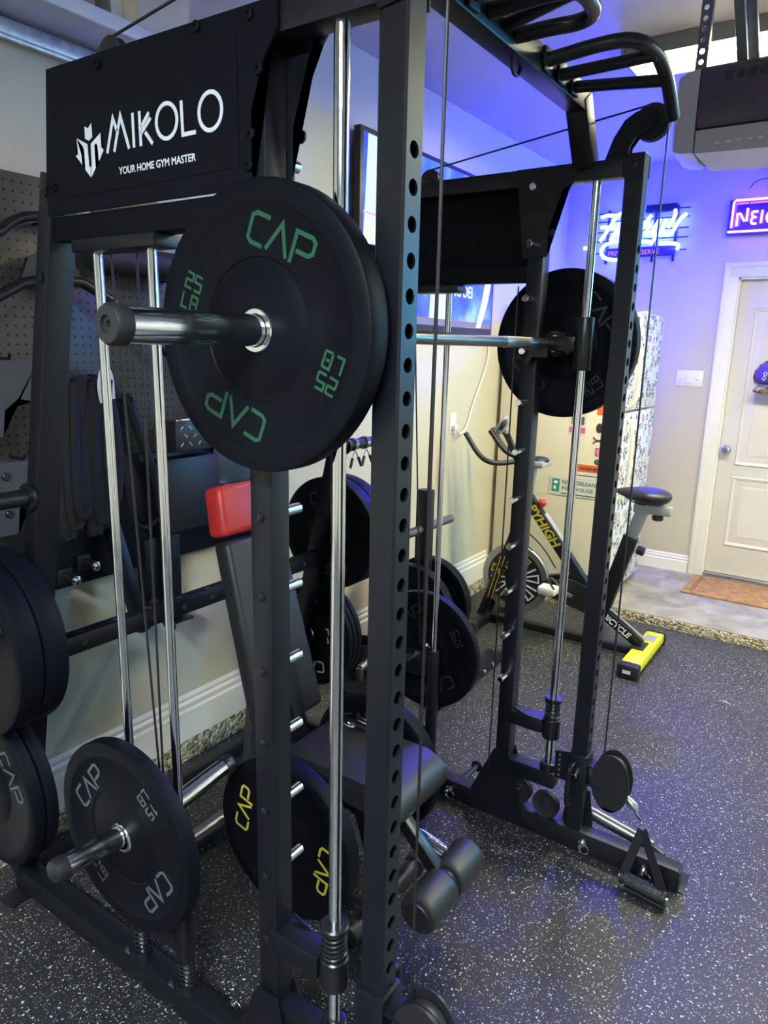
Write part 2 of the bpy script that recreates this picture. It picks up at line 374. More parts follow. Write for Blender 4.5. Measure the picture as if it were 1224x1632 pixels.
# ================================================================== overhead lamps
def lamp(name, label, x, y0, y1, z=CEIL, m_=led):
    """ceiling strip light: white channel with a flat lit lens set a little above its lips"""
    t = thing(name, label, 'light', (x, (y0 + y1) / 2, z - .08))
    g = G(); prof = [(-.12, 0), (-.14, -.068), (-.134, -.068), (-.112, -.020), (.112, -.020), (.134, -.068), (.14, -.068), (.12, 0)]
    g.prism(prof, (x, y1, z - .002), X_, Z_, y1 - y0); g.build('housing', housing_m, t)
    for yy in (y0, y1): G().bb(x - .14, x + .14, yy - .006, yy + .006, z - .071, z - .002, .002).build('end_plate', housing_m, t)
    G().bb(x - .108, x + .108, y0 + .01, y1 - .01, z - .029, z - .024).build('lens', m_, t)
    return t
lamp('ceiling_lamp', 'bright ceiling strip light above the garage door opener', 2.45, -.90, .45)
lamp('ceiling_lamp', 'ceiling strip light outside the frame over the right side of the garage', 2.45, -2.65, -1.25)
lamp('ceiling_lamp', 'ceiling strip light behind the camera over the near half of the garage', -2.15, -1.6, -.1, m_=led_near)

# ================================================================== smith machine
sm = thing('smith_machine', 'tall black two tower smith machine with chrome guide rods and cable pulleys', 'gym machine', (W / 2, .4, 0))
def holed_post(name, x, y, z0, z1, wx, wy, pitch, r, zs):
    """square tube whose front (-Y) face has real round holes"""
    g = G(); bm = g.bm; hx, hy, c = wx / 2, wy / 2, .004
    side = [(x + hx - c, y - hy), (x + hx, y - hy + c), (x + hx, y + hy - c), (x + hx - c, y + hy), (x - hx + c, y + hy), (x - hx, y + hy - c), (x - hx, y - hy + c), (x - hx + c, y - hy)]
    a = [bm.verts.new((p[0], p[1], z0)) for p in side]; b_ = [bm.verts.new((p[0], p[1], z1)) for p in side]
    for i in range(7): bm.faces.new((a[i], a[i + 1], b_[i + 1], b_[i]))
    bm.faces.new(b_); bm.faces.new(a)
    f = hx - c; yf = y - hy
    def q(za, zb): g.quad([(x - f, yf, za), (x + f, yf, za), (x + f, yf, zb), (x - f, yf, zb)])
    zs = sorted(zs); q(z0, zs[0] - pitch / 2); q(zs[-1] + pitch / 2, z1)
    N = 20
    for zc in zs:
        outer, inner, back = [], [], []
        for i in range(N):
            t = 2 * PI * i / N; cx_, cz_ = math.cos(t), math.sin(t); k = 1 / max(abs(cx_) / f, abs(cz_) / (pitch / 2))
            outer.append(bm.verts.new((x + cx_ * k, yf, zc + cz_ * k))); inner.append(bm.verts.new((x + cx_ * r, yf, zc + cz_ * r))); back.append(bm.verts.new((x + cx_ * r, yf + .004, zc + cz_ * r)))
        # square corners
        g.bridge(outer, inner); g.bridge(inner, back)
        for sx_ in (-1, 1):
            for sz_ in (-1, 1):
                cor = bm.verts.new((x + sx_ * f, yf, zc + sz_ * pitch / 2)); i0 = min(range(N), key=lambda i: (outer[i].co - cor.co).length)
                near = sorted(range(N), key=lambda i: (outer[i].co - cor.co).length)[:2]
                if (outer[near[0]].co - cor.co).length > 1e-5: bm.faces.new((cor, outer[near[0]], outer[near[1]]))
    # inner dark lining
    t = .004
    g.bb(x - hx + t, x + hx - t, y - hy + t + .03, y + hy - t, z0 + .01, z1 - .01)
    return g
PEGZ = [.403 + .15 * i for i in range(12)]
def tower(x0, s, pul_z):
    """x0 tower centre, s = -1 outer side towards -X (near tower) or +1"""
    P = sm; i_ = -s                                                # inner direction
    G().bb(x0 - .027, x0 + .027, -.335, 1.30, .006, .077, .004).build('base_beam', black, P)
    for yy in (-.337, 1.302): G().bb(x0 - .024, x0 + .024, yy - .003, yy + .003, .010, .073, .002).build('end_cap', plastic, P)
    G().bb(x0 + s * .03 - .05, x0 + s * .03 + .05, -.352, -.30, 0, .006, .002).build('foot_plate', black, P)
    G().bb(x0 + s * .03 - .05, x0 + s * .03 + .05, 1.22, 1.29, 0, .006, .002).build('foot_plate', black, P)
    zs = [.23 + .05 * k for k in range(34)]
    holed_post('front_upright', x0, 0, .077, 2.115, .05, .05, .05, .0118, zs).build('front_upright', black, P)
    G().bb(x0 - .027, x0 + .027, -.027, .027, 2.113, 2.121, .003).build('upright_cap', plastic, P)
    g = G()
    for k, zz in enumerate(zs):
        if k % 2: g.blob((x0 - .008, -.013, zz - .003), (.005, .006, .006), nu=8, nv=6)
    o = g.build('hole_fasteners', chrome, P); o['kind'] = 'stuff'
    G().bb(x0 - .025, x0 + .025, .263 - .025, .263 + .025, .077, 2.066, .003).build('middle_upright', black, P)
    # leaning rear upright
    def ry(z): return .848 + .239 * (1.9 - z)
    G().beam((x0, ry(.06), .06), (x0, ry(1.935), 1.935), .062, .046, X_).build('rear_upright', black, P)
    for zz in (1.90, 1.735):
        g = G(); g.lathe((x0 + s * .03, ry(zz), zz), (s, 0, 0), [(.011, 0), (.011, .006), (.005, .007), (.004, .005), (0, .005)], 12); g.build('bolt', satin, P)
    # top beams
    G().bb(x0 - .024, x0 + .024, .02, .80, 2.066, 2.113, .003).build('top_beam', black, P)
    G().bb(x0 - .024, x0 + .024, .285, .835, 1.803, 1.850, .002).build('panel_beam', panel_black, P)
    G().bb(x0 - .030, x0 + .030, .515, .775, 1.778, 1.803, .004).build('rod_mount', black, P)
    # cover panel, outside
    px = x0 + s * .0265
    poly = [(.812, 2.118), (.205, 2.112), (.205, 2.072), (.236, 2.03), (.262, 1.965), (.262, 1.852), (.842, 1.852), (.842, 1.90)]
    g = G(); g.prism(poly, (px, 0, 0), Y_, Z_, s * .005); pan = g.build('cover_panel', panel_black, P, flat=True)
    g = G(); g.prism([(.755, 2.082), (.29, 2.078), (.29, 1.885), (.775, 1.880)], (px + s * .005, 0, 0), Y_, Z_, s * .0012); g.build('raised_sheet', panel_black, pan, flat=True)
    for yy, zz in ((.645, 2.098), (.262, 2.098), (.243, 2.02), (.262, 1.93), (.268, 1.885), (.812, 1.903), (.38, 2.105)):
        g = G(); g.lathe((px + s * .005, yy, zz), (s, 0, 0), [(.009, 0), (.009, .004), (.006, .006), (.003, .006), (.003, .003), (0, .003)], 12); g.build('bolt', panel_black, pan)
    # inner gusset at the middle upright
    g = G(); g.prism([(.335, 2.112), (.155, 2.112), (.155, 2.07), (.165, 2.058), (.190, 2.05), (.225, 1.95), (.226, 1.87), (.30, 1.868)], (x0 + i_ * .0255, 0, 0), Y_, Z_, i_ * .005); gs = g.build('gusset', black, P, flat=True)
    g = G(); g.lathe((x0 + i_ * .0305, .215, 1.935), (i_, 0, 0), [(.011, 0), (.011, .004), (.006, .009), (0, .01)], 12); g.build('bolt', satin, gs)
    # front top bracket, rounded plate
    for sd in (s, i_):
        pl = [(.03, 2.118), (-.026, 2.118), (-.026, 2.062), (.020, 2.056), (.03, 2.066)]
        g = G(); g.prism(pl, (x0 + sd * .0255, 0, 0), Y_, Z_, sd * .004); g.build('corner_plate', black, P, flat=True)
        g = G(); g.lathe((x0 + sd * .0295, 0, 2.09), (sd, 0, 0), [(.009, 0), (.009, .004), (.005, .006), (0, .006)], 12); g.build('bolt', satin, P)
    # smith guide rod with base and stop
    G().cyl((x0, .106, .255), (x0, .106, 2.07), .0125, n=24).build('guide_rod', chrome, P)
    G().bb(x0 - .024, x0 + .024, .075, .24, .19, .245, .003).build('rod_bracket', black, P)
    g = G(); g.lathe((x0, .106, .243), Z_, [(.027, 0), (.027, .028), (.024, .030), (.0135, .030)], 24); g.build('collar', satin, P)
    st = G().bb(x0 - .026, x0 + .026, .130, .255, .378, .428, .003).build('stop_bracket', black, P)
    g = G(); g.beam((x0 - s * .024, .235, .440), (x0 - s * .024, .125, .405), .004, .010); g.build('stop_brace', satin, st)
    g = G(); g.cyl((x0, .106, .362), (x0, .106, .432), .0285, n=28, ch=.003); g.build('stop_cup', satin, st)
    n = 90; g = G(); g.tube([(x0 + .0225 * math.cos(t * 2 * PI * 5.5 / n), .106 + .0225 * math.sin(t * 2 * PI * 5.5 / n), .432 + .060 * t / n) for t in range(n + 1)], .0036, 7); g.build('spring', satin, st)
    g = G(); g.cyl((x0, .106, .492), (x0, .106, .507), .0285, n=28, ch=.003); g.build('stop_disc', satin, st)
    # safety pegs and their bolts
    for zz in PEGZ[:]:
        if zz > .41:
            g = G(); g.cyl((x0 + i_ * .025, .263, zz), (x0 + i_ * .080, .263, zz), .0105, n=14, ch=.002); g.build('safety_peg', chrome, P)
        if zz < 1.85:
            g = G(); g.lathe((x0 + s * .025, .263, zz), (s, 0, 0), [(.009, 0), (.009, .004), (.005, .006), (0, .006)], 10); g.build('bolt', satin, P)
    # weight rods, springs, cables
    for yy in (.73, .56):
        G().cyl((x0, yy, .078), (x0, yy, 1.79), .0100, n=20).build('weight_rod', chrome, P)
        n = 70; g = G(); g.tube([(x0 + .0175 * math.cos(t * 2 * PI * 6 / n), yy + .0175 * math.sin(t * 2 * PI * 6 / n), .080 + .075 * t / n) for t in range(n + 1)], .0030, 6); g.build('spring', satin, P)
        g = G(); g.lathe((x0, yy, .077), Z_, [(.026, 0), (.026, .016), (.011, .016)], 20); g.build('collar', satin, P)
        for dx in (-.03, .03):
            g = G(); g.cyl((x0 + dx * .7, yy + .035, .077), (x0 + dx * .7, yy + .035, .084), .006, n=8); g.build('bolt', steel, P)
    for ya, yb in ((.69, .62), (.608, .612)):
        G().tube([(x0 + i_ * .002, ya, 1.80), (x0 + i_ * .002, yb, .56)], .0028, 6).build('cable', cablem, P)
    if s > 0: G().tube([(x0 + i_ * .036, .305, 1.79), (x0 + i_ * .036, .305, .16)], .0024, 6).build('cable', cablem, P)
    # rear top pulley, diagonal cable, front arm and pulley, front cable
    def wheel(name, c, r, t, par=P, ax=X_):
        g = G(); c = V(c); a = V(ax).normalized()
        g.lathe(c - a * t / 2, a, [(.006, 0), (r * .35, 0), (r * .4, t * .18), (r * .85, t * .18), (r, 0), (r, t * .2), (r * .88, t * .5), (r, t * .8), (r, t), (r * .85, t * .82), (r * .4, t * .82), (r * .35, t), (.006, t), (.006, 0)], 28)
        return g.build(name, plastic, par)
    wheel('pulley', (x0, .643, 2.118), .034, .018)
    ar = [(.085, 2.113), (.066, 2.165), (.040, 2.205), (.012, 2.222), (-.03, 2.228), (-.055, 2.205), (-.03, 2.170), (.002, 2.165), (.020, 2.140), (.024, 2.113)]
    for dx in (-.016, .012):
        g = G(); g.prism(ar, (x0 + dx, 0, 0), Y_, Z_, .004); g.build('pulley_arm', black, P, flat=True)
    wheel('pulley', (x0, -.029, 2.194), .046, .020)
    G().tube([(x0, .643, 2.152), (x0, -.010, 2.237)], .0027, 6).build('cable', cablem, P)
    G().tube([(x0, -.0705, 2.19), (x0, -.0735, pul_z + .085)], .0027, 6).build('cable', cablem, P)
    # pulley carriage sliding on the front upright
    z = pul_z
    pc = G().bb(x0 - .032, x0 + .032, -.032, .032, z - .03, z + .075, .003).build('pulley_carriage', black, P)
    for zz in (z + .045, z - .02): G().bb(x0 - .026, x0 + .026, -.085, -.028, zz - .003, zz + .003, .001).build('carriage_tab', black, pc)
    for dx in (-.024, .018):
        g = G(); pl = [(-.105 + .060 * math.cos(t), z + .008 + .098 * math.sin(t)) for t in [k * PI / 14 for k in range(-9, 24)]]
        g.prism(pl, (x0 + dx, 0, 0), Y_, Z_, .005); g.build('pulley_housing', plastic, pc, flat=True)
    wheel('pulley', (x0, -.105, z + .048), .042, .024, pc); wheel('pulley', (x0, -.105, z - .032), .042, .024, pc)
    g = G(); g.tube(smooth([(x0 + i_ * .034, .006, z + .05), (x0 + i_ * .07, .006, z + .055), (x0 + i_ * .085, .008, z + .04), (x0 + i_ * .085, .010, z - .07), (x0 + i_ * .07, .008, z - .085), (x0 + i_ * .034, .006, z - .08)], 2), .0075, 10); g.build('carriage_handle', satin, pc)
    g = G(); g.prism([(.032, z + .075), (.075, z + .065), (.072, z - .03), (.032, z - .03)], (x0 + i_ * .028, 0, 0), Y_, Z_, i_ * .003); g.build('hole_plate', black, pc, flat=True)
    for k in range(5):
        g = G(); g.cyl((x0 + i_ * .0312, .058, z + .055 - .018 * k), (x0 + i_ * .0335, .058, z + .055 - .018 * k), .004, n=8); g.build('rivet', steel, pc)
    g = G(); g.cyl((x0 + i_ * .028, .0, z + .01), (x0 + i_ * .055, .0, z + .01), .009, n=12, ch=.002); g.build('pop_pin', chrome, pc)
    # base gussets and floor pulleys
    for sd in (s, i_):
        g = G(); g.prism([(.29, .27), (.37, .085), (.365, .02), (.175, .02), (.18, .085), (.236, .27)], (x0 + sd * .0275, 0, 0), Y_, Z_, sd * .004); g.build('base_gusset', black, P, flat=True)
    g = G(); g.prism([(.033, .20), (.05, .085), (.05, .02), (-.05, .02), (-.05, .085), (-.033, .20)], (x0 + s * .0275, 0, 0), Y_, Z_, s * .004); g.build('base_gusset', black, P, flat=True)
    wheel('pulley', (x0 + i_ * .012, .098, .122), .046, .020); wheel('pulley', (x0, .20, .135), .046, .020)
    # band peg and lock pins on the base
    g = G(); g.cyl((x0 + s * .02, .44, .045), (x0 + s * .155, .44, .045), .011, n=14); g.lathe((x0 + s * .155, .44, .045), (s, 0, 0), [(0, 0), (.022, 0), (.022, .006), (0, .006)], 18); g.build('band_peg', satin, P)
    for yy, zz in ((.455, .045), (-.04, .045), (-.235, .035)):
        g = G(); xx = x0 + i_ * .027; g.cyl((xx, yy, zz), (xx + i_ * .03, yy, zz), .007, n=10, ch=.001)
        g.lathe((xx, yy, zz), (i_, 0, 0), [(0, 0), (.013, 0), (.013, .006), (0, .006)], 12)
        g.tube(arc((xx + i_ * .024, yy - .012, zz - .006), Y_, Z_, .016, 0, 2 * PI, 18)[:-1], .0018, 6, closed=True); g.build('lock_pin', chrome, P)
    # rear storage horns
    for zz in (1.24, .88, .43):
        yy = ry(zz); xx = x0 + s * .031
        h = G(); h.cyl((xx, yy, zz), (xx + s * .30, yy, zz), .0205, n=20, ch=.003); h.lathe((xx, yy, zz), (s, 0, 0), [(.0205, .004), (.033, .004), (.034, .007), (.033, .012), (.0205, .014)], 20); h.build('storage_horn', satin, P)
    # angled outside tube (landmine socket)
    g = G(); g.cyl((x0 + s * .075, .03, .105), (x0 + s * .075, -.235, .055), .0225, n=20, ch=.002); g.build('pivot_tube', darkchrome, P)
    g = G(); g.beam((x0 + s * .075, -.233, .056), (x0 + s * .06, -.275, .05), .02, .02); g.build('pivot_bracket', grey_metal, P)
tower(0, -1, .355); tower(W, 1, .275)
# raised pull-up beam across the front
g = G(); g.bb(.09, W - .09, .112, .165, 2.215, 2.275, .004); g.build('cross_beam', black, sm)
for x0, sx in ((0, 1), (W, -1)):
    g = G(); g.beam((x0 + sx * .012, .138, 2.108), (x0 + sx * .108, .138, 2.252), .058, .053, Y_); g.build('cross_beam_leg', black, sm)
def pullup(xb, sx):
    """two tubes meeting in a wide grip that bends down and outwards"""
    zc = 2.245; t = thing_part = None
    A = V((xb, .115, zc)); h = G()
    h.tube(smooth([A, (xb + sx * .02, -.03, zc + .02), (xb + sx * .055, -.085, zc + .022), (xb + sx * .15, -.11, zc + .005), (xb + sx * .26, -.115, zc - .085)], 3), .0155, 14)
    o = h.build('pull_up_handle', satin, sm)
    for dx, px_ in ((.085, .085), (.175, .16)):
        h = G(); h.tube([(xb + sx * dx, .115, zc - .005), (xb + sx * (px_ + .02), -.105, zc + .005 - (.03 if dx > .1 else 0))], .0135, 12); h.build('brace_tube', satin, o)
    for dx in (0, .085, .175):
        h = G(); h.bb(xb + sx * dx - .022, xb + sx * dx + .022, .102, .112, zc - .025, zc + .025, .003); h.build('weld_plate', black, o)
pullup(.755, 1); pullup(.395, -1)
o = G().tube(smooth([(.600, .112, 2.245), (.606, .04, 2.248), (.625, -.02, 2.252), (.60, -.055, 2.256), (.50, -.06, 2.256), (.475, -.02, 2.252), (.47, .112, 2.245)], 3), .0155, 14).build('grip_loop', satin, sm)
G().tube([(.545, .112, 2.245), (.500, -.045, 2.254)], .0135, 12).build('brace_tube', satin, o)
for xx in (.662,):
    g = G(); g.tube(arc((xx, .14, 2.216), X_, Z_, .022, PI, 2 * PI, 12), .0045, 8); g.build('band_loop', satin, sm)
# rear crossbeam with holes and tube between the rear uprights
g = G(); g.bb(.03, W - .03, 1.075, 1.12, .772, .824, .003); rb = g.build('rear_beam', black, sm)
for k in range(9):
    xx = .12 + .115 * k
    g = G(); g.cyl((xx, 1.0975, .8235), (xx, 1.0975, .8245), .011, n=14); g.build('rear_beam_hole', ink, rb)
    g = G(); g.cyl((xx, 1.0755, .798), (xx, 1.0745, .798), .009, n=14); g.build('rear_beam_hole', ink, rb)
g = G(); g.bb(.03, W - .03, 1.26, 1.30, .012, .06, .003); g.build('rear_foot_beam', black, sm)
# printed logo on the near panel
EMBLEM = [[(.696, 2.000), (.6855, 1.9955), (.675, 2.003), (.674, 1.979), (.685, 1.974), (.697, 1.979)],
 [(.7230, 1.9830), (.6910, 1.9690), (.6895, 1.9310), (.6860, 1.9270), (.6865, 1.9100), (.7020, 1.9250), (.7020, 1.9610), (.7060, 1.9670), (.7105, 1.9630), (.7115, 1.9350), (.7300, 1.9530), (.7225, 1.9545)],
 [(.6800, 1.9680), (.6480, 1.9830), (.6480, 1.9580), (.6410, 1.9530), (.6580, 1.9350), (.6595, 1.9630), (.6640, 1.9670), (.6690, 1.9640), (.6690, 1.9250), (.6845, 1.9100), (.6855, 1.9270), (.6810, 1.9300)]]
MK = [[(.632, 1.946), (.610, 2.002), (.599, 1.979)], [(.611, 1.946), (.588, 2.003), (.567, 1.946)], [(.553, 2.003), (.553, 1.946)], [(.534, 2.003), (.5335, 1.946)], [(.531, 1.976), (.508, 1.997)], [(.531, 1.967), (.504, 1.988)], [(.520, 1.967), (.501, 1.946)], [(.423, 2.003), (.4215, 1.950), (.389, 1.950)]]
lx = -.0327
pan = [o for o in sm.children if o.name.startswith('cover_panel')][0]
g = G()
for p in EMBLEM: g.prism([(-y, z) for y, z in p], (lx - .0006, 0, 0), NY, Z_, .0006)
g.build('emblem', white_print, pan, flat=True)
g = G()
for p in MK: g.stroke([(-y, z) for y, z in p], .0068, (lx, 0, 0), NY, Z_)
for c, rx, rz in (((.462, 1.977), .027, .0275), ((.353, 1.9765), .027, .0285)):
    g.stroke([(-c[0] + rx * math.cos(t * PI / 16), c[1] + rz * math.sin(t * PI / 16)) for t in range(32)], .0068, (lx, 0, 0), NY, Z_, closed=True)
g.build('lettering', white_print, pan, flat=True)
text('lettering', 'YOUR HOME GYM MASTER', .0175, (lx, .600, 1.906), NY, Z_, white_print, pan, sx=.98, bold=.0003)

# ================================================================== plates
def CAPS(): return [[(.55, 1), (.12, 1), (0, .88), (0, .12), (.12, 0), (.50, 0)], [(.62, 0), (.95, 1.0), (1.28, 0)], [(1.42, -.05), (1.42, 1), (1.90, 1), (2.02, .88), (2.02, .52), (1.90, .40), (1.52, .40)]]
DIG = {'2': [[(0, 1), (.5, 1), (.55, .95), (.55, .58), (.5, .52), (.05, .52), (0, .47), (0, 0), (.55, 0)]], '5': [[(.55, 1), (0, 1), (0, .55), (.5, .55), (.55, .5), (.55, .05), (.5, 0), (0, 0)]],
       '1': [[(.1, .8), (.3, 1), (.3, 0)]], '0': [[(.05, 0), (0, .05), (0, .95), (.05, 1), (.5, 1), (.55, .95), (.55, .05), (.5, 0), (.05, 0)]], '3': [[(0, 1), (.5, 1), (.55, .95), (.55, .05), (.5, 0), (0, 0)], [(.1, .52), (.5, .52)]],
       '4': [[(0, 1), (0, .45), (.55, .45)], [(.45, 1), (.45, 0)]],
       'L': [[(0, 1), (0, 0), (.5, 0)]], 'B': [[(0, 0), (0, 1), (.45, 1), (.52, .93), (.52, .6), (.45, .52), (.52, .45), (.52, .07), (.45, 0), (0, 0)], [(0, .52), (.45, .52)]]}
def plate(x, y, z, t, num, ink_m, th, label, group=None, R=.225, face=-1, hub=chrome, wordsize=.044, nx=.178):
    """x = middle of thickness; th = turn of the print, degrees anticlockwise seen from -X"""
    o = thing('weight_plate', label, 'weight plate', (x, y, z - R), group)
    h = t / 2; d = .004
    half = [(.027, -h + .003), (.100, -h + .003), (.104, -h + .006), (.110, -h + .006), (.112, -h + .004), (.186, -h + .004), (.190, -h + .001), (.194, -h), (R - .006, -h), (R - .0015, -h + .0025), (R, -h + .007)]
    prof = half + [(r, -hh) for r, hh in reversed(half)] + [half[0]]
    g = G(); g.lathe((x, y, z), X_, prof, 72); g.build('disc', rubber, o, ang=40)
    g = G(); g.lathe((x, y, z), X_, [(.0262, -h - .001), (.033, -h - .001), (.0345, -h + .001), (.0345, h - .001), (.033, h + .001), (.0262, h + .001), (.0262, -h - .001)], 40); g.build('hub_ring', hub, o)
    # print on the face turned to -X
    a = math.radians(th); fx = x - h + .004 - .0003
    def frame(rot, cx_, cy_):   # local glyph frame -> plane (u = -Y, v = Z)
        ca, sa = math.cos(rot), math.sin(rot); u = NY * ca + Z_ * sa; v = -NY * sa + Z_ * ca
        bu = NY * math.cos(a) + Z_ * math.sin(a); bv = -NY * math.sin(a) + Z_ * math.cos(a)
        return V((fx, y, z)) + bu * cx_ + bv * cy_, u, v
    s = wordsize; wd = s * .155
    def glyph(sts): 
        g = G()
        for st, ww, fr_ in sts: g.stroke(st, ww, *fr_)
        g.build('letter' , ink_m, o, flat=True)
    for k in (0, 1):
        rot = a + k * PI; sg = 1 if k == 0 else -1
        oo, u, v = frame(rot, -1.515 * s * sg, .120 * sg)
        for st in CAPS(): glyph([([(p[0] * s * 1.5, p[1] * s) for p in st], wd, (oo, u, v))])
        q = s * .56
        oo, u, v = frame(rot, -nx * sg, .006 * sg)
        for j, chh in enumerate(num):
            glyph([([(p[0] * q * 1.15 + j * q * .88, p[1] * q) for p in st], wd * .62, (oo, u, v)) for st in DIG[chh]])
        oo, u, v = frame(rot, -nx * sg, (.006 - q * 1.38) * sg)
        for j, chh in enumerate('LB' if num else ''):
            glyph([([(p[0] * q * 1.15 + j * q * .88, p[1] * q) for p in st], wd * .62, (oo, u, v)) for st in DIG[chh]])
    return o
BZ = 1.627; BY = .205
plate(-.0665, BY, BZ, .046, '25', green_print, -22, 'large black bumper plate with green lettering on the near end of the smith bar')
plate(W + .120, BY, BZ, .046, '25', dim_print, -50, 'dark bumper plate on the far end of the smith bar before the blue neon sign')
plate(-.082, .638, .517, .038, '15', grey_print, 52, 'black plate with grey 15 LB lettering on the lower sleeve at near left')
plate(W + .072, .64, .507, .036, '15', dim_print, -150, 'dark 15 LB plate low on the far tower behind the bench seat')
plate(-.0785, 1.092, .882, .060, '', dim_print, 20, 'thick black plate of the left upper pair, the one against the leaning upright', 'thick plates on the left horn')
plate(-.141, 1.092, .882, .060, '', dim_print, 140, 'thick black plate of the left upper pair, cut by the left edge of the photo', 'thick plates on the left horn')
plate(-.0645, 1.199, .432, .034, '', dim_print, 30, 'thin black plate of the left lower pair, nearest the upright', 'thin plates on the left lower horn')
plate(-.101, 1.199, .432, .034, '', grey_print, -60, 'thin black plate with grey lettering, outer one of the left lower pair', 'thin plates on the left lower horn')
plate(W + .079, 1.092, .882, .062, '', dim_print, 10, 'thick black plate with violet lit rim behind the smith rod, nearer of the far pair', 'thick plates on the far horn')
plate(W + .143, 1.092, .882, .062, '', dim_print, 80, 'thick black plate with violet lit rim behind the smith rod, farther of the far pair', 'thick plates on the far horn')
for k, nm in enumerate(('first', 'second', 'third')):
    plate(W + .0605 + .030 * k, 1.199, .432, .026, '10', white_print if k == 0 else dim_print, 188,
          ('thin 10 LB plate with white lettering showing past the bench back' if k == 0 else 'thin black plate behind the white lettered 10 LB plate, %s of the three' % nm), 'thin plates on the far lower horn', nx=.115)

# ================================================================== smith bar
bar = thing('smith_barbell', 'steel smith bar with chrome sleeve running between the towers', 'barbell', (W / 2, BY, BZ - .03))
G().cyl((-.03, BY, BZ), (W + .03, BY, BZ), .0140, n=20).build('shaft', darkchrome, bar)
G().cyl((W - .33, BY, BZ), (W - .06, BY, BZ), .0152, n=20).build('grip_ring', steel, bar)
for x0, s in ((0, -1), (W, 1)):
    G().cyl((x0 + s * .028, BY, BZ), (x0 + s * .345, BY, BZ), .0248, n=32).build('sleeve', chrome, bar)
    g = G(); g.lathe((x0 + s * .330, BY, BZ), (s, 0, 0), [(.0258, 0), (.0275, .002), (.0275, .020), (.024, .025), (.012, .026), (.011, .022), (.005, .022), (.004, .018), (0, .018)], 32); g.build('end_cap', plastic, bar)
    g = G(); g.lathe((x0 + s * .026, BY, BZ), (s, 0, 0), [(.0245, 0), (.038, 0), (.038, .012), (.0245, .012)], 28); g.build('collar', satin, bar)
    g = G(); g.lathe((x0, .106, BZ - .075), Z_, [(.0128, 0), (.026, 0), (.027, .003), (.027, .147), (.026, .150), (.0128, .150)], 28); g.build('bearing', satin, bar)
    G().bb(x0 - .016, x0 + .016, .128, BY + .012, BZ - .022, BZ + .022, .003).build('bearing_arm', satin, bar)
    g = G(); g.prism([(.19, BZ - .01), (.25, BZ - .025), (.262, BZ - .06), (.248, BZ - .06), (.236, BZ - .04), (.19, BZ - .04)], (x0 - s * .062, 0, 0), Y_, Z_, .006); g.build('lock_hook', satin, bar)

# ================================================================== weight carriages
def carriage(x0, s, label, caplabel=None):
    t = thing('weight_carriage', label, 'weight carriage', (x0, .645, .16))
    for yy in (.73, .56):
        g = G(); g.lathe((x0, yy, .158), Z_, [(.0105, 0), (.0215, 0), (.022, .002), (.022, .388), (.0215, .390), (.0105, .390)], 20); g.build('bearing_tube', black, t)
    G().bb(x0 - .02, x0 + .02, .575, .715, .44, .535, .003).build('bearing_block', black, t)
    G().bb(x0 - .018, x0 + .018, .575, .715, .18, .23, .003).build('bearing_block', black, t)
    for sd, L in ((s, .245), (-s, .22)):
        h = G(); h.cyl((x0 + sd * .02, .640, .512), (x0 + sd * L, .640, .534), .0232, n=24); h.build('plate_sleeve', chrome, t)
        g = G(); e = V((x0 + sd * L, .640, .534)); dr = V((sd * L, 0, .022)).normalized(); g.lathe(e - dr * .012, dr, [(.0236, 0), (.0255, .001), (.0255, .018), (.022, .028), (.012, .033), (0, .034)], 24); g.build('end_cap', plastic if sd == s else satin, t)
carriage(0, -1, 'black weight carriage with chrome sleeves on the near twin rods'); carriage(W, 1, 'black weight carriage on the far tower rods behind the front upright')

# ================================================================== cable handle on the far pulley
hd = thing('cable_handle', 'black strap handle with knurled grip hanging from the far pulley', 'handle', (1.10, -.26, .0))
xh = W - .03
ring = V((1.105, -.222, .198))
g = G(); g.lathe((W, -.165, .235), V((-.1, -.6, -.4)), [(.008, -.02), (.013, 0), (.014, .02), (.008, .03), (0, .032)], 14); g.build('cable_stop', steel, hd)
g = G(); g.tube([(W - .006, -.183, .222), (W - .022, -.197, .212), (ring.x + .005, ring.y + .002, ring.z + .006)], .0042, 8); g.build('snap_hook', chrome, hd)
g = G(); g.tube([ring + V(q) for q in ((0, .006, .008), (0, .016, -.012), (0, -.016, -.012), (0, -.006, .008))], .0028, 7, closed=True); g.build('ring', chrome, hd)
ga, gb = V((1.052, -.190, .040)), V((1.040, -.318, .034))
for e in (ga, gb):
    a = ring + V((0, 0, -.012)); d = (e - a); n = V((1, .1, .3)).normalized(); sd = d.cross(n).normalized() * .0135
    g = G(); nn = d.cross(sd).normalized() * .0012
    vs8 = [a - sd - nn, a + sd - nn, e + sd - nn, e - sd - nn, a - sd + nn, a + sd + nn, e + sd + nn, e - sd + nn]
    bv = [g.bm.verts.new(q) for q in vs8]
    for f in ((0, 1, 2, 3), (7, 6, 5, 4), (0, 4, 5, 1), (1, 5, 6, 2), (2, 6, 7, 3), (3, 7, 4, 0)): g.bm.faces.new([bv[i] for i in f])
    g.build('strap', fabric, hd)
knurl = mat('knurled black grip', (.03, .03, .033), .45)
nt, b = nodes(knurl); tc = nt.nodes.new('ShaderNodeTexCoord'); wv = nt.nodes.new('ShaderNodeTexVoronoi'); wv.inputs['Scale'].default_value = 230; nt.links.new(tc.outputs['Object'], wv.inputs['Vector'])
bp = nt.nodes.new('ShaderNodeBump'); bp.inputs['Strength'].default_value = 1; bp.inputs['Distance'].default_value = .002; nt.links.new(wv.outputs['Distance'], bp.inputs['Height']); nt.links.new(bp.outputs[0], b.inputs['Normal'])
dirg = (gb - ga).normalized()
g = G(); g.cyl(ga + dirg * .006, gb - dirg * .006, .0185, n=24, ch=.002); g.build('grip', knurl, hd)
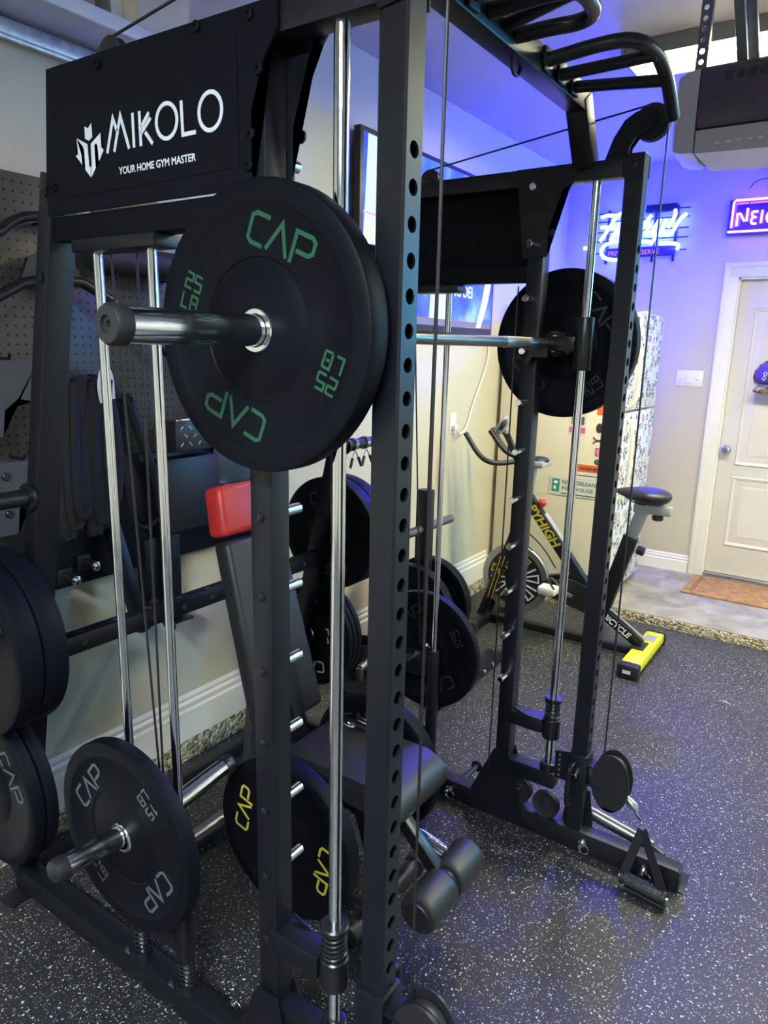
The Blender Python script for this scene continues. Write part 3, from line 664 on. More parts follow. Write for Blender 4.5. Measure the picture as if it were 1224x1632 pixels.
for e, d in ((ga, dirg), (gb, -dirg)):
    g = G(); g.cyl(e - d * .004, e + d * .008, .0215, n=20, ch=.002); g.build('grip_end', plastic, hd)
    g = G(); g.cyl(e - d * .010, e - d * .003, .008, n=10); g.build('bolt', steel, hd)
G().cyl((1.045, -.20, .0095), (1.030, -.325, .0095), .0095, n=14).build('loose_strap_bar', satin, hd)

# ================================================================== bench
bn = thing('weight_bench', 'adjustable weight bench with black pads and red head pad inside the machine', 'bench', (.57, .5, 0))
def pad(g, p0, p1, x0, x1, th, nrm, bev=.018, x0t=None, x1t=None):
    """a cushion from p0 (Y,Z) to p1 (Y,Z) on its face, thickness th backwards along nrm"""
    p0, p1 = V((0, *p0)), V((0, *p1)); d = (p1 - p0).normalized(); L = (p1 - p0).length; n = V((0, *nrm)).normalized()
    c = (p0 + p1) / 2 - n * th / 2 + X_ * (x0 + x1) / 2
    i0 = len(g.bm.verts); g.box(c, (x1 - x0, th, L), Mx((X_, n, d)).transposed() if True else None, bev, 4)
    if x0t is not None:
        g.bm.verts.ensure_lookup_table(); xm = (x0 + x1) / 2
        for v in g.bm.verts:
            t = max(0, min(1, (v.co - p0).dot(d) / L)); k = 1 + ((x1t - x0t) / (x1 - x0) - 1) * t; v.co.x = xm + (v.co.x - xm) * k
    return g
bd = V((.155, .565)).normalized(); bnm = (-bd.y, bd.x)
g = G(); pad(g, (.705, .485), (.862, 1.048), .432, .708, .065, bnm, .02, .45, .69); g.build('back_pad', vinyl, bn, ang=60)
g = G(); pad(g, (.866, 1.062), (.905, 1.205), .448, .692, .075, bnm, .02, .465, .675); hp = g.build('head_pad', red, bn, ang=60)
# seat with a rounded nose
sp_ = [(.645, .40), (.645, .462), (.638, .470), (.36, .470), (.31, .468), (.272, .455), (.248, .430), (.243, .405), (.25, .380), (.275, .362), (.33, .385), (.60, .40)]
g = G(); g.prism(sp_, (.43, 0, 0), Y_, Z_, .28)
bmesh.ops.bevel(g.bm, geom=[e for e in g.bm.edges if abs(e.verts[0].co.x - e.verts[1].co.x) < 1e-6 and len(e.link_faces) == 2 and abs(e.link_faces[0].normal.x - e.link_faces[1].normal.x) > .5], offset=.012, segments=2, affect='EDGES')
g.build('seat_pad', vinyl, bn, ang=50)
G().beam((.57, 1.00, .045), (.57, .40, .36), .05, .06).build('main_beam', black, bn)
G().beam((.57, .30, .385), (.57, .64, .375), .05, .05).build('seat_beam', black, bn)
G().beam((.57, .68, .40), (.57, .86, 1.00), .05, .04).build('back_beam', black, bn)
G().beam((.57, .93, .12), (.57, .86, .80), .03, .03).build('back_strut', grey_metal, bn)
G().beam((.57, .46, .36), (.57, .36, .03), .05, .05).build('front_leg', black, bn)
g = G(); g.cyl((.33, 1.0, .035), (.81, 1.0, .035), .028, n=18, ch=.003); g.build('rear_foot', darkchrome, bn)
for xx in (.33, .81): g = G(); g.cyl((xx - .02, 1.0, .035), (xx + .02, 1.0, .035), .035, n=18, ch=.003); g.build('foot_cap', plastic, bn)
g = G(); g.cyl((.40, .36, .03), (.74, .36, .03), .026, n=18, ch=.003); g.build('front_foot', satin, bn)
for xx in (.40, .74): g = G(); g.cyl((xx - .018, .36, .033), (xx + .018, .36, .033), .033, n=18, ch=.003); g.build('foot_cap', plastic, bn)
G().beam((.518, .30, .38), (.518, .140, .224), .035, .035).build('leg_arm', satin, bn)
g = G(); g.cyl((.372, .140, .222), (.655, .140, .222), .011, n=14); g.build('roller_axle', chrome, bn)
for xa, xb in ((.375, .507), (.523, .655)):
    g = G(); g.lathe((xa, .140, .222), X_, [(0, 0), (.044, 0), (.0485, .002), (.0505, .006), (.052, .014), (.052, xb - xa - .014), (.0505, xb - xa - .006), (.0485, xb - xa - .002), (.044, xb - xa), (0, xb - xa)], 32); r_ = g.build('foam_roller', vinyl, bn)
    g = G(); g.lathe((xa - .001, .140, .222), NX, [(0, .003), (.034, .003), (.037, 0)], 28); g.build('roller_disc', plastic, r_)
g = G(); g.cyl((.60, .30, .26), (.60, .185, .235), .0225, n=18, ch=.002); g.build('plate_post', chrome, bn)
g = G(); g.cyl((.262, .51, .33), (.80, .51, .33), .0235, n=20, ch=.002); g.build('side_sleeve', satin, bn)
plate(.31, .51, .33, .048, '', yellow_print, 76, 'black plate with yellow lettering on the near side of the bench', 'plates on the bench')
plate(.738, .52, .33, .048, '', dim_print, 20, 'black plate below the seat on the far side of the bench', 'plates on the bench')
# spring collars lying on the seat
for k, (cx_, cy_, rr, lab) in enumerate(((.690, .525, .026, 'chrome ring collar lying on the bench seat, larger one'), (.645, .555, .017, 'small chrome ring beside the larger collar on the bench seat'))):
    t = thing('bar_collar', lab, 'collar', (cx_, cy_, .470))
    tl = Mx.Rotation(math.radians(20), 3, 'Y')
    g = G(); g.tube([V((cx_, cy_, .484)) + tl @ V((rr * math.cos(2 * PI * i / 28), rr * math.sin(2 * PI * i / 28), 0)) for i in range(28)], .0042, 8, closed=True); g.build('ring', chrome, t)
    g = G(); g.beam((cx_ + rr, cy_, .480), (cx_ + rr + .006, cy_ - .055, .476), .012, .008); g.build('lever', plastic, t)

# spring clips on the far top horn
for k, xx in enumerate((W + .090, W + .165)):
    t = thing('spring_clip', ('spring clip with black grips on the bare far horn, left one' if k == 0 else 'spring clip with violet lit grips on the bare far horn, right one'), 'clip', (xx, 1.006, 1.18), 'spring clips on the far horn')
    g = G(); n = 40; g.tube([(xx - .009 + .018 * i / n, 1.006 + .0235 * math.cos(2 * PI * 2.6 * i / n), 1.24 + .0235 * math.sin(2 * PI * 2.6 * i / n)) for i in range(n + 1)], .0026, 6); g.build('coil', chrome, t)
    for dy in (-1, 1):
        g = G(); g.tube([(xx, 1.006 - .012, 1.22), (xx + dy * .02, 1.006 - .015, 1.185)], .0024, 6); g.build('wire', chrome, t)
        g = G(); g.tube([(xx + dy * .018, 1.006 - .015, 1.19), (xx + dy * .035, 1.006 - .018, 1.155)], .0058, 8); g.build('grip', plastic, t)

# ================================================================== plate tree behind
tr = thing('plate_tree', 'black upright plate tree with side horns standing by the left wall', 'plate rack', (1.95, 1.1, 0))
G().bb(1.922, 1.978, 1.06, 1.13, .06, .945, .003).build('post', black, tr)
G().bb(1.66, 2.33, .805, .90, .004, .045, .004).build('foot', black, tr)
G().bb(1.90, 2.33, 1.27, 1.36, .004, .045, .004).build('foot', black, tr)
G().bb(1.915, 1.985, .85, 1.32, .012, .07, .004).build('foot_beam', black, tr)
for xx in (2.20, 2.10): g = G(); g.cyl((xx, .806, .028), (xx, .797, .028), .011, n=12, ch=.002); g.build('bolt', chrome, tr)
for zz in (.752, .365):
    for s in (-1, 1):
        g = G(); g.cyl((1.95 + s * .028, 1.1, zz), (1.95 + s * .27, 1.1, zz), .0215, n=18, ch=.003); g.build('horn', darkchrome, tr)
plate(1.95 - .085, 1.1, .365, .058, '', dim_print, 40, 'black plate low on the plate tree, on the side toward the smith machine', 'plates on the plate tree')
plate(1.95 + .085, 1.1, .365, .058, '', dim_print, 100, 'black plate low on the plate tree, on the side toward the fridge', 'plates on the plate tree')
g = G(); g.lathe((1.60, 1.215, 0), Z_, [(0, 0), (.118, 0), (.125, .006), (.125, .035), (.118, .046), (.04, .052), (.03, .056), (.0, .056)], 36)
rbt = thing('round_base', 'round black weighted base with short grey post on the floor behind the bench', 'stand base', (1.60, 1.215, 0)); g.build('base', rubber, rbt)
g = G(); g.cyl((1.60, 1.215, .05), (1.60, 1.215, .12), .018, n=14, ch=.002); g.cyl((1.60, 1.215, .115), (1.78, 1.20, .15), .019, n=14, ch=.002); g.build('post', darkchrome, rbt)
bin_ = thing('waste_bin', 'small open black bin between the thin plates and the left wall', 'bin', (1.76, 1.335, 0))
g = G(); g.lathe((1.76, 1.335, 0), Z_, [(0, 0), (.060, 0), (.068, .17), (.070, .172), (.0665, .172), (.058, .006), (0, .006)], 28); g.build('bucket', plastic, bin_)
# ================================================================== exercise bike
BX = 2.80
bk = thing('exercise_bike', 'black and yellow indoor exercise bike beside the fridge', 'exercise bike', (BX, .65, 0))
G().bb(BX - .025, BX + .025, .24, 1.12, .016, .058, .004).build('base_rail', black, bk)
g = G(); g.bb(2.56, 3.06, .165, .262, .016, .072, .010); yf = g.build('rear_stabilizer', yellow, bk)
for xa, xb in ((2.505, 2.565), (3.055, 3.085)): g = G(); g.bb(xa, xb, .158, .268, 0, .076, .012); g.build('foot_cap', plastic, yf)
G().bb(2.504, 2.506, .195, .235, .030, .048).build('foot_badge', white_print, yf)
G().bb(2.74, 2.86, .20, .270, .070, .078, .002).build('foot_plate', plastic, yf)
G().bb(2.90, 2.99, .185, .24, .0722, .0732).build('foot_label', greyplastic, yf)
G().bb(2.58, 3.03, 1.10, 1.18, .012, .060, .008).build('front_stabilizer', black, bk)
for xx in (2.58, 3.03): g = G(); g.bb(xx - .03, xx + .02, 1.09, 1.19, 0, .064, .01); g.build('foot_cap', plastic, bk)
# main diagonal tube with lettering
a, c_ = V((BX, .945, .815)), V((BX, .455, .225))
G().beam(a, c_, .05, .066, X_, .01).build('main_tube', black, bk)
td = (c_ - a).normalized(); tn = X_.cross(td); tn = tn if tn.z > 0 else -tn
text('lettering', 'PYHIGH', .068, a + td * .075 - tn * .024 - X_ * .0256, td, tn, yellow_print, bk, bold=.0022, shear=.18, sx=1.12)
G().beam(a + td * .16 + tn * .037, a + td * .40 + tn * .037, .04, .010, X_, .002).build('tube_strip', greyplastic, bk)
# fork blades
for dx in (-.05, .05):
    g = G(); g.beam((BX + dx, .955, .64), (BX + dx, 1.155, .05), .016, .050); g.build('fork_blade', black, bk)
    if dx < 0:
        for k in (-.012, .012): g = G(); g.beam((BX + dx - .0085, 1.03 + k, .44), (BX + dx - .0085, 1.10 + k, .17), .001, .004, bev=0); g.build('fork_stripe', yellow_print, bk)
        text('fork_mark', 'S', .04, (BX + dx - .0085, 1.055, .33), NY, Z_, yellow_print, bk, bold=.002)
# flywheel
fw = V((BX, .968, .308))
g = G(); g.lathe(fw, X_, [(.03, -.018), (.165, -.016), (.168, -.013), (.168, .013), (.165, .016), (.03, .018), (.03, -.018)], 48); wh = g.build('flywheel', plastic, bk)
g = G(); g.lathe(fw, X_, [(.168, -.019), (.202, -.019), (.206, -.014), (.206, .014), (.202, .019), (.168, .019), (.168, -.019)], 56); g.build('flywheel_rim', silver_rim, wh)
for k in range(7):
    t0 = k * 2 * PI / 7 + .25; g = G()
    def pt(r, t): return (r * math.cos(t), r * math.sin(t))
    g.stroke([pt(.07, t0 - .22), pt(.150, t0 - .25), pt(.150, t0 + .05), pt(.075, t0 + .02)], .009, fw - X_ * .0182, NY, Z_, closed=k % 2 == 0)
    g.build('wheel_print', yellow_print if k % 2 else white_print, wh)
    g = G(); g.stroke([pt(.06, t0 + .27), pt(.15, t0 + .30)], .010, fw - X_ * .0182, NY, Z_); g.build('wheel_print', yellow_print if k % 3 else white_print, wh)
g = G(); g.cyl(fw - X_ * .06, fw + X_ * .06, .012, n=14); g.build('axle', steel, wh)
# handle post, tray, console, handlebars
g = G(); g.beam((BX, .948, .76), (BX, .930, .99), .05, .085, X_, .008); g.build('handlebar_post', greyplastic, bk)
G().bb(BX - .07, BX + .07, .825, .985, .975, 1.012, .010).build('tray', greyplastic, bk)
g = G(); g.blob((BX, .875, 1.012), (.060, .055, .022), nu=20); g.build('bottle_holder', plastic, bk)
g = G(); g.blob((BX - .02, 1.10, 1.19), (.05, .022, .062), Mx.Rotation(math.radians(25), 3, 'X'), 20, 12); cs = g.build('console', greyplastic, bk)
g = G(); g.blob((BX - .05, 1.083, 1.195), (.026, .014, .035), Mx.Rotation(math.radians(25), 3, 'X'), 16, 10); g.build('console_screen', ink, cs)
G().beam((BX, 1.08, 1.14), (BX, 1.0, .99), .03, .03).build('console_stem', plastic, bk)
for sx in (-1, 1):
    hx = BX + sx * .17
    g = G(); g.tube(smooth([(BX, .975, 1.005), (BX + sx * .08, 1.02, .99), (hx, 1.09, .99), (hx, 1.165, 1.025), (hx, 1.255, 1.145)], 3), .0145, 12); g.build('handlebar', plastic, bk)
    g = G(); g.tube(smooth([(BX + sx * .03, 1.0, 1.02), (BX + sx * .07, 1.06, 1.05), (BX + sx * .075, 1.15, 1.16)], 3), .0135, 12); g.build('inner_handlebar', plastic, bk)
# red resistance knob
g = G(); g.tube([a + td * .13 + tn * .02, V((BX, .845, .745))], .006, 8); g.build('brake_stem', steel, bk)
g = G(); g.lathe((BX, .846, .738), V((0, -.2, 1)), [(.006, 0), (.008, .006), (.022, .028), (.025, .042), (.018, .056), (0, .060)], 18); g.build('resistance_knob', redplastic, bk)
# seat post, seat
G().beam((BX, .455, .20), (BX, .335, .665), .055, .075, X_, .006).build('seat_tube', black, bk)
G().beam((BX, .345, .63), (BX, .285, .835), .042, .062, X_, .006).build('seat_post', greyplastic, bk)
G().bb(BX - .025, BX + .025, .150, .335, .800, .848, .005).build('seat_slider', greyplastic, bk)
g = G(); g.cyl((BX, .215, .770), (BX, .215, .795), .028, n=18, ch=.004); g.build('slider_knob', plastic, bk)
g = G(); g.cyl((BX - .0, .30, .60), (BX, .262, .592), .024, n=16, ch=.003); g.build('post_knob', plastic, bk)
def sadd(c):
    t = (c.y + 1) / 2                    # 0 tail (-Y) .. 1 nose
    wd = 1.0 if t < .35 else 1 - (t - .35) / .65 * .72
    zz = c.z * ((1.05 - .35 * t) if c.z > 0 else (1.45 - 1.05 * t)) + .30 * (t - .55) ** 2
    return V((c.x * wd, c.y, zz))
g = G(); g.blob((BX, .300, .893), (.100, .145, .046), None, 28, 18, sadd); sd_ = g.build('saddle', vinyl, bk, ang=80)
g = G(); g.tube([(BX - .03, .24, .868), (BX - .03, .22, .855), (BX - .03, .34, .855), (BX - .02, .38, .875)], .004, 6); g.tube([(BX + .03, .24, .868), (BX + .03, .22, .855), (BX + .03, .34, .855), (BX + .02, .38, .875)], .004, 6); g.bb(BX - .035, BX + .035, .27, .31, .845, .862, .003); g.build('saddle_rail', satin, sd_)
# rear strut with lettering, crank case, pedals, guard
a2, c2 = V((BX, .47, .235)), V((BX, .225, .085))
G().beam(a2, c2, .045, .060, X_, .006).build('rear_strut', black, bk)
t2 = (c2 - a2).normalized(); n2 = X_.cross(t2); n2 = n2 if n2.z > 0 else -n2
text('lettering', 'BICYCLE', .045, a2 + t2 * .045 - n2 * .016 - X_ * .0232, t2, n2, white_print, bk, bold=.0012, shear=.15)
G().beam(a2 + n2 * .038 + t2 * .02, c2 + n2 * .034, .022, .010, X_, .002).build('strut_rail', steel, bk)
g = G(); g.prism([(.80, .345), (.62, .395), (.47, .36), (.43, .20), (.50, .165), (.74, .225)], (BX + .02, 0, 0), Y_, Z_, .05); g.build('chain_guard', plastic, bk)
g = G(); g.prism([(.79, .335), (.62, .375), (.50, .34), (.48, .235), (.54, .205), (.73, .250)], (BX - .045, 0, 0), Y_, Z_, .03); g.build('crank_case', plastic, bk)
g = G(); g.beam((BX - .07, .60, .29), (BX - .075, .715, .325), .012, .022); g.build('crank', steel, bk)
g = G(); g.bb(BX - .175, BX - .085, .665, .765, .300, .345, .012); pd_ = g.build('pedal', plate_wh, bk)
g = G(); g.tube([(BX - .165, .67, .34), (BX - .15, .715, .385), (BX - .10, .715, .385), (BX - .09, .67, .34)], .006, 6); g.build('pedal_strap', plastic, pd_)
g = G(); g.beam((BX + .08, .60, .29), (BX + .085, .485, .255), .012, .022); g.build('crank', steel, bk)
g = G(); g.bb(BX + .09, BX + .18, .435, .535, .228, .272, .012); g.build('pedal', plate_wh, bk)
g = G(); g.tube(smooth([(BX - .03, .90, .60), (BX - .035, .80, .53), (BX - .03, .72, .42)], 2), .004, 6); g.build('brake_cable', cablem, bk)
g = G(); g.beam((BX - .035, .93, .56), (BX - .035, .86, .50), .02, .012); g.build('brake_lever', steel, bk)
g = G(); g.beam((BX - .03, .62, .30), (BX - .03, .52, .20), .014, .014); g.build('guard_link', steel, bk)

# ================================================================== fridge
FX0, FX1, FY0, FY1, FZ = 3.37, 4.06, .655, 1.40, 1.835
fr = thing('fridge', 'cream fridge with sticker covered doors in the far left corner', 'fridge', ((FX0 + FX1) / 2, 1.03, LZ))
G().bb(FX0, FX1, FY0, FY1, LZ + .03, FZ, .008).build('cabinet', fridge_side, fr)
for xx in (FX0 + .05, FX1 - .05):
    for yy in (FY0 + .05, FY1 - .05): g = G(); g.cyl((xx, yy, LZ), (xx, yy, LZ + .032), .02, n=12); g.build('foot', plastic, fr)
for z0, z1 in ((LZ + .05, 1.250), (1.262, FZ + .006)):
    dr = G().bb(FX0 - .002, FX1 + .002, FY0 - .062, FY0 - .006, z0, z1, .012).build('door', stick, fr)
    hz = ((.55, 1.20) if z1 < 1.5 else (1.31, 1.75))
    g = G(); xh_ = FX0 + .055
    if z1 < 1.5: P_ = [(xh_, FY0 - .060, 1.225), (xh_, FY0 - .105, 1.18), (xh_, FY0 - .108, .95), (xh_, FY0 - .10, .80), (xh_, FY0 - .060, .72)]
    else: P_ = [(xh_, FY0 - .060, 1.285), (xh_, FY0 - .105, 1.32), (xh_, FY0 - .108, 1.55), (xh_, FY0 - .10, 1.66), (xh_, FY0 - .060, 1.72)]
    g.tube(smooth(P_, 3), .013, 10); g.build('handle', fridge_side, dr)
g = G(); g.cyl((FX0 + .35, FY0 - .03, FZ - .01), (FX0 + .35, FY0 - .03, FZ + .02), .03, n=12); g.bb(FX0 + .32, FX0 + .40, FY0 - .05, FY0 + .02, FZ, FZ + .016, .004); g.build('hinge_cover', plate_wh, fr)
fx = FX0 - .0012
def card(name, y0, y1, z0, z1, m_, par=fr, dx=0.): return G().bb(fx - dx - .0008, fx - dx + .0012, y0, y1, z0, z1).build(name, m_, par)
c1 = card('warning_label', .64 + .03, .858, .80, .925, paper)
G().bb(fx - .0014, fx, .67, .858, .878, .925).build('label_band', orange, c1)
text('label_text', 'WARNING', .030, (fx - .0015, .835, .889), NY, Z_, ink, c1, bold=.0006)
for k in range(2): G().bb(fx - .0014, fx, .67, .858, .852 - .026 * k, .857 - .026 * k).build('label_rule', ink, c1)
c2_ = card('magnet_sign', .690, 1.020, .715, .830, signm, dx=.002)
G().bb(fx - .0042, fx - .002, .955, 1.005, .735, .818).build('sign_emblem', teal_print, c2_)
g = G(); g.blob((fx - .004, .980, .795), (.0015, .015, .010), nu=12, nv=8); g.blob((fx - .004, .985, .760), (.0015, .009, .014), nu=12, nv=8); g.build('sign_mark', white_print, c2_)
text('sign_text', 'NEW ORLEANS', .036, (fx - .0032, .940, .790), NY, Z_, grey_print, c2_, sx=.92)
text('sign_text', 'FIREHOUSE', .030, (fx - .0032, .940, .752), NY, Z_, grey_print, c2_, sx=1.35)
G().bb(fx - .0036, fx - .002, .72, .94, .725, .731).build('sign_rule', grey_print, c2_)
c3 = card('paper_card', .815, .925, 1.10, 1.235, paper); G().bb(fx - .0014, fx, .82, .92, 1.115, 1.15).build('card_band', pink, c3); G().bb(fx - .0014, fx, .83, .91, 1.165, 1.215).build('card_print', grey_print, c3)
c5 = card('orange_sticker', .685, .755, 1.235, 1.29, orange)
g = G(); g.blob((fx, .735, 1.155), (.002, .020, .030), nu=16, nv=8); g.build('oval_sticker', ink, fr)
g = G()
for sg in (1, -1): g.stroke([(-.735 + .030 * math.cos(t) * 1.0, 1.078 + sg * (.022 - .020 * math.sin(t))) for t in [PI * k / 10 for k in range(11)]], .007, (fx - .0004, 0, 0), NY, Z_)
g.build('arc_sticker', ink, fr)
c4 = card('square_sticker', .698, .748, .985, 1.035, pink); g = G(); g.stroke([(-.723 + .012 * math.cos(2 * PI * k / 16), 1.010 + .012 * math.sin(2 * PI * k / 16)) for k in range(16)], .0035, (fx - .001, 0, 0), NY, Z_, closed=True); g.build('sticker_ring', white_print, c4)
g = G(); g.blob((fx, .728, .948), (.0015, .022, .018), nu=10, nv=6); g.build('small_sticker', grey_print, fr)
# lantern on top
ln = thing('lantern', 'small black lantern with a wire handle on the fridge top', 'lantern', (3.42, 1.365, FZ))
g = G(); g.lathe((3.42, 1.365, FZ), Z_, [(0, 0), (.026, 0), (.026, .045), (.020, .052), (.012, .056), (.012, .062), (0, .062)], 18); g.build('body', plastic, ln)
g = G(); g.tube(arc((3.42, 1.365, FZ + .045), NY, Z_, .026, .2, PI - .2, 14), .003, 6); g.build('handle', satin, ln)

# ================================================================== television on the left wall
tv = thing('television', 'large wall mounted television showing a blue sports picture', 'television', (2.42, 1.37, 1.685))
G().bb(1.745, 3.105, 1.362, 1.40, 1.69, 2.53, .004).build('case', plastic, tv)
g = G(); g.bb(2.2, 2.6, 1.398, WL, 2.0, 2.3); g.build('wall_bracket', black, tv)
sy = 1.361
s_ = G().bb(1.768, 3.085, sy - .0005, sy + .003, 1.722, 2.508).build('screen', screen, tv)
def scr(name, poly, m_, k=1): G().prism(poly, (0, sy - .0006 - .0003 * k, 0), X_, Z_, .0002).build(name, m_, s_, flat=True)
scr('picture_stripe', [(2.986, 1.99), (3.062, 1.99), (3.03, 1.88), (2.95, 1.725), (2.89, 1.725), (2.95, 1.86)], scr_cream, 2)
scr('picture_floor', [(1.77, 1.724), (3.08, 1.724), (3.08, 1.752), (1.77, 1.765)], scr_brown, 2)
scr('picture_figure', [(2.36, 1.74), (2.52, 1.74), (2.60, 1.80), (2.58, 1.86), (2.50, 1.99), (2.43, 2.0), (2.37, 1.9)], scr_pale, 1)
scr('picture_figure', [(2.02, 1.74), (2.12, 1.74), (2.14, 1.9), (2.08, 1.97), (2.03, 1.9)], scr_pale, 1)
scr('picture_sky', [(1.77, 2.06), (1.93, 2.06), (1.99, 2.3), (1.95, 2.505), (1.80, 2.505)], scr_pale, 1)
scr('picture_line', [(1.77, 2.180), (2.0, 2.172), (2.0, 2.182), (1.77, 2.190)], scr_pink, 2)
scr('picture_line', [(1.775, 2.055), (1.95, 2.06), (1.95, 2.072), (1.775, 2.067)], scr_yellow, 2)
text('picture_text', 'DAY', .085, (1.775, sy - .001, 2.085), X_, Z_, scr_yellow, s_, bold=.004, ext=.0002)
text('picture_text', 'KING DEI', .088, (2.515, sy - .001, 1.885), X_, Z_, scr_white, s_, bold=.001, ext=.0002, sx=.86)

# ================================================================== neon signs
ns = thing('neon_sign', 'glowing blue script neon sign on the far wall above the fridge', 'neon sign', (4.36, .88, 2.22))
for zz in (2.555, 2.50, 2.43, 2.37, 2.29): G().bb(4.368, 4.374, .575, 1.24, zz - .004, zz + .004).build('wire_bar', plastic, ns)
for yy in (.66, .80, 1.0, 1.12): G().bb(4.374, WF, yy - .006, yy + .006, 2.22, 2.575).build('wire_post', plastic, ns)
G().bb(4.345, 4.372, .66, .86, 2.535, 2.585, .004).build('transformer', plastic, ns)
HN = [[(1.1650, 2.5280), (1.1210, 2.5400), (1.0680, 2.5330), (1.0120, 2.5460)], [(1.0610, 2.5260), (1.1000, 2.4560), (1.1600, 2.3680)], [(1.1620, 2.4620), (1.0870, 2.4600), (1.0540, 2.4500)], [(1.0130, 2.4930), (1.0520, 2.4290), (1.0880, 2.3700)],
 [(1.0040, 2.4680), (1.0320, 2.4270), (1.0260, 2.3970), (1.0040, 2.4010), (.955, 2.47), (.940, 2.44), (.965, 2.40), (.925, 2.405)], [(.935, 2.48), (.915, 2.40)], [(.915, 2.43), (.88, 2.485), (.868, 2.46), (.89, 2.40)],
 [(.8170, 2.5170), (.8450, 2.4920), (.8450, 2.4690), (.8260, 2.4550), (.8370, 2.4210), (.8480, 2.4040), (.8340, 2.3910), (.8110, 2.4010), (.7600, 2.4920)],
 [(.7650, 2.4800), (.8030, 2.3890), (.7720, 2.3810), (.7460, 2.4210)], [(.7580, 2.4150), (.8060, 2.3270)], [(.7170, 2.4860), (.7410, 2.4260), (.7250, 2.3960), (.6940, 2.3820), (.6670, 2.4040), (.6340, 2.4820), (.5910, 2.5110)], [(.7050, 2.4300), (.6700, 2.4910), (.6620, 2.5190), (.6700, 2.5430)],
 [(1.0140, 2.3660), (1.0650, 2.3620), (1.1280, 2.3410), (1.1510, 2.2990), (1.1270, 2.2610), (1.0860, 2.2440), (1.0140, 2.2370)], [(.98, 2.362), (.8550, 2.3530), (.8110, 2.3480)], [(.7490, 2.3320), (.6470, 2.3290), (.6210, 2.3130), (.6300, 2.2850)], [(1.2740, 2.3280), (1.2330, 2.3290)]]
for st in HN: g = G(); g.tube(smooth([(4.345, y, z) for y, z in st], 2), .0115, 8); g.build('glass_tube', neon_blue, ns)
pp = G().bb(4.352, 4.362, .648, 1.108, 2.252, 2.318, .003).build('name_board', neon_back, ns)
text('lettering', 'PRIVATE RESERVE', .046, (4.351, 1.098, 2.268), NY, Z_, neon_red, pp, sx=.98)
n2_ = thing('neon_sign', 'white and violet neon sign in a box frame above the door', 'neon sign', (4.37, 0, 2.35))
G().bb(4.36, WF, -.36, .338, 2.360, 2.572, .004).build('backing', neon_back, n2_)
NG = [[(.310, 2.402), (.310, 2.555), (.300, 2.565), (-.32, 2.560)], [(.328, 2.377), (-.33, 2.372)], [(.280, 2.410), (.282, 2.511), (.225, 2.414), (.225, 2.514)], [(.164, 2.491), (.195, 2.491), (.198, 2.476), (.191, 2.461), (.171, 2.455)], [(.191, 2.458), (.199, 2.441), (.193, 2.417), (.167, 2.419)], [(.140, 2.495), (.142, 2.419)],
      [(.075, 2.488), (.104, 2.480), (.114, 2.452), (.102, 2.422), (.078, 2.420), (.076, 2.448), (.090, 2.448)], [(.050, 2.495), (.052, 2.419)], [(.010, 2.495), (.012, 2.419)], [(.050, 2.457), (.012, 2.457)]]
for k, st in enumerate(NG): g = G(); g.tube(smooth([(4.340, y, z) for y, z in st], 1) if k > 1 else [(4.340, y, z) for y, z in st], .0062, 8); g.build('glass_tube', neon_white, n2_)
for z in (2.545,): g = G(); g.tube([(4.352, .30, z), (4.352, .225, z)], .004, 6); g.tube([(4.352, .215, z), (4.352, -.3, z - .003)], .004, 6); g.build('dim_tube', neon_pink, n2_)
g = G(); g.tube(smooth([(4.37, -.05, 2.572), (4.36, .05, 2.68), (4.38, .2, 2.69), (4.395, .24, 2.64)], 3), .0025, 6); g.build('wire', cablem, n2_)

n3_ = thing('neon_sign', 'cyan ring neon sign on the far wall, well to the right of the door', 'neon sign', (4.37, -2.6, 1.75))
G().bb(4.375, WF, -3.0, -2.2, 1.75, 2.45, .004).build('backing', neon_back, n3_)
neon_cyan = emis('cyan neon tube', (.05, .55, 1.0), 170.0)
for rr in (.20, .29): g = G(); g.tube(arc((4.350, -2.6, 2.10), NY, Z_, rr, 0, 2 * PI, 40)[:-1], .010, 8, closed=True); g.build('glass_tube', neon_cyan, n3_)

# ================================================================== switch, outlet, cord, mat, cap, leaf
sw = thing('light_switch', 'white three gang switch plate beside the door frame', 'switch', (WF, .465, 1.385))
G().bb(WF - .006, WF, .378, .553, 1.386, 1.495, .003).build('plate', plate_wh, sw)
for k, yy in enumerate((.52, .465, .41)):
    if k == 1: g = G(); g.box((WF - .009, yy, 1.44), (.008, .032, .064), Mx.Rotation(.12, 3, 'Y'), .002); g.build('rocker', white_paint, sw)
    else: g = G(); g.box((WF - .012, yy, 1.438), (.016, .008, .016), Mx.Rotation(.4, 3, 'Y'), .002); g.bb(WF - .0068, WF - .005, yy - .006, yy + .006, 1.425, 1.455); g.build('toggle', plate_wh, sw)
ou = thing('wall_outlet', 'white wall outlet with a plug in it on the left wall', 'outlet', (2.79, WL, 1.11))
G().bb(2.755, 2.825, WL - .005, WL, 1.115, 1.235, .003).build('plate', plate_wh, ou)
G().bb(2.772, 2.808, WL - .032, WL - .004, 1.135, 1.165, .005).build('plug', white_paint, ou)
for zz in (1.200, 1.150): G().bb(2.778, 2.802, WL - .0062, WL - .004, zz - .014, zz + .014, .001).build('socket', plate_wh, ou)
cd = G().tube(smooth([(2.79, WL - .030, 1.150), (2.80, WL - .035, 1.115), (2.87, WL - .014, 1.105), (2.95, WL - .012, 1.135), (3.02, WL - .012, 1.28), (3.11, WL - .012, 1.40), (3.20, WL - .012, 1.55), (3.19, WL - .012, 1.69)], 3), .0052, 8).build('power_cord', plate_wh, loc=(2.79, WL, 1.1)); tag(cd, 'white power cord looping up the left wall from the outlet', 'cord')
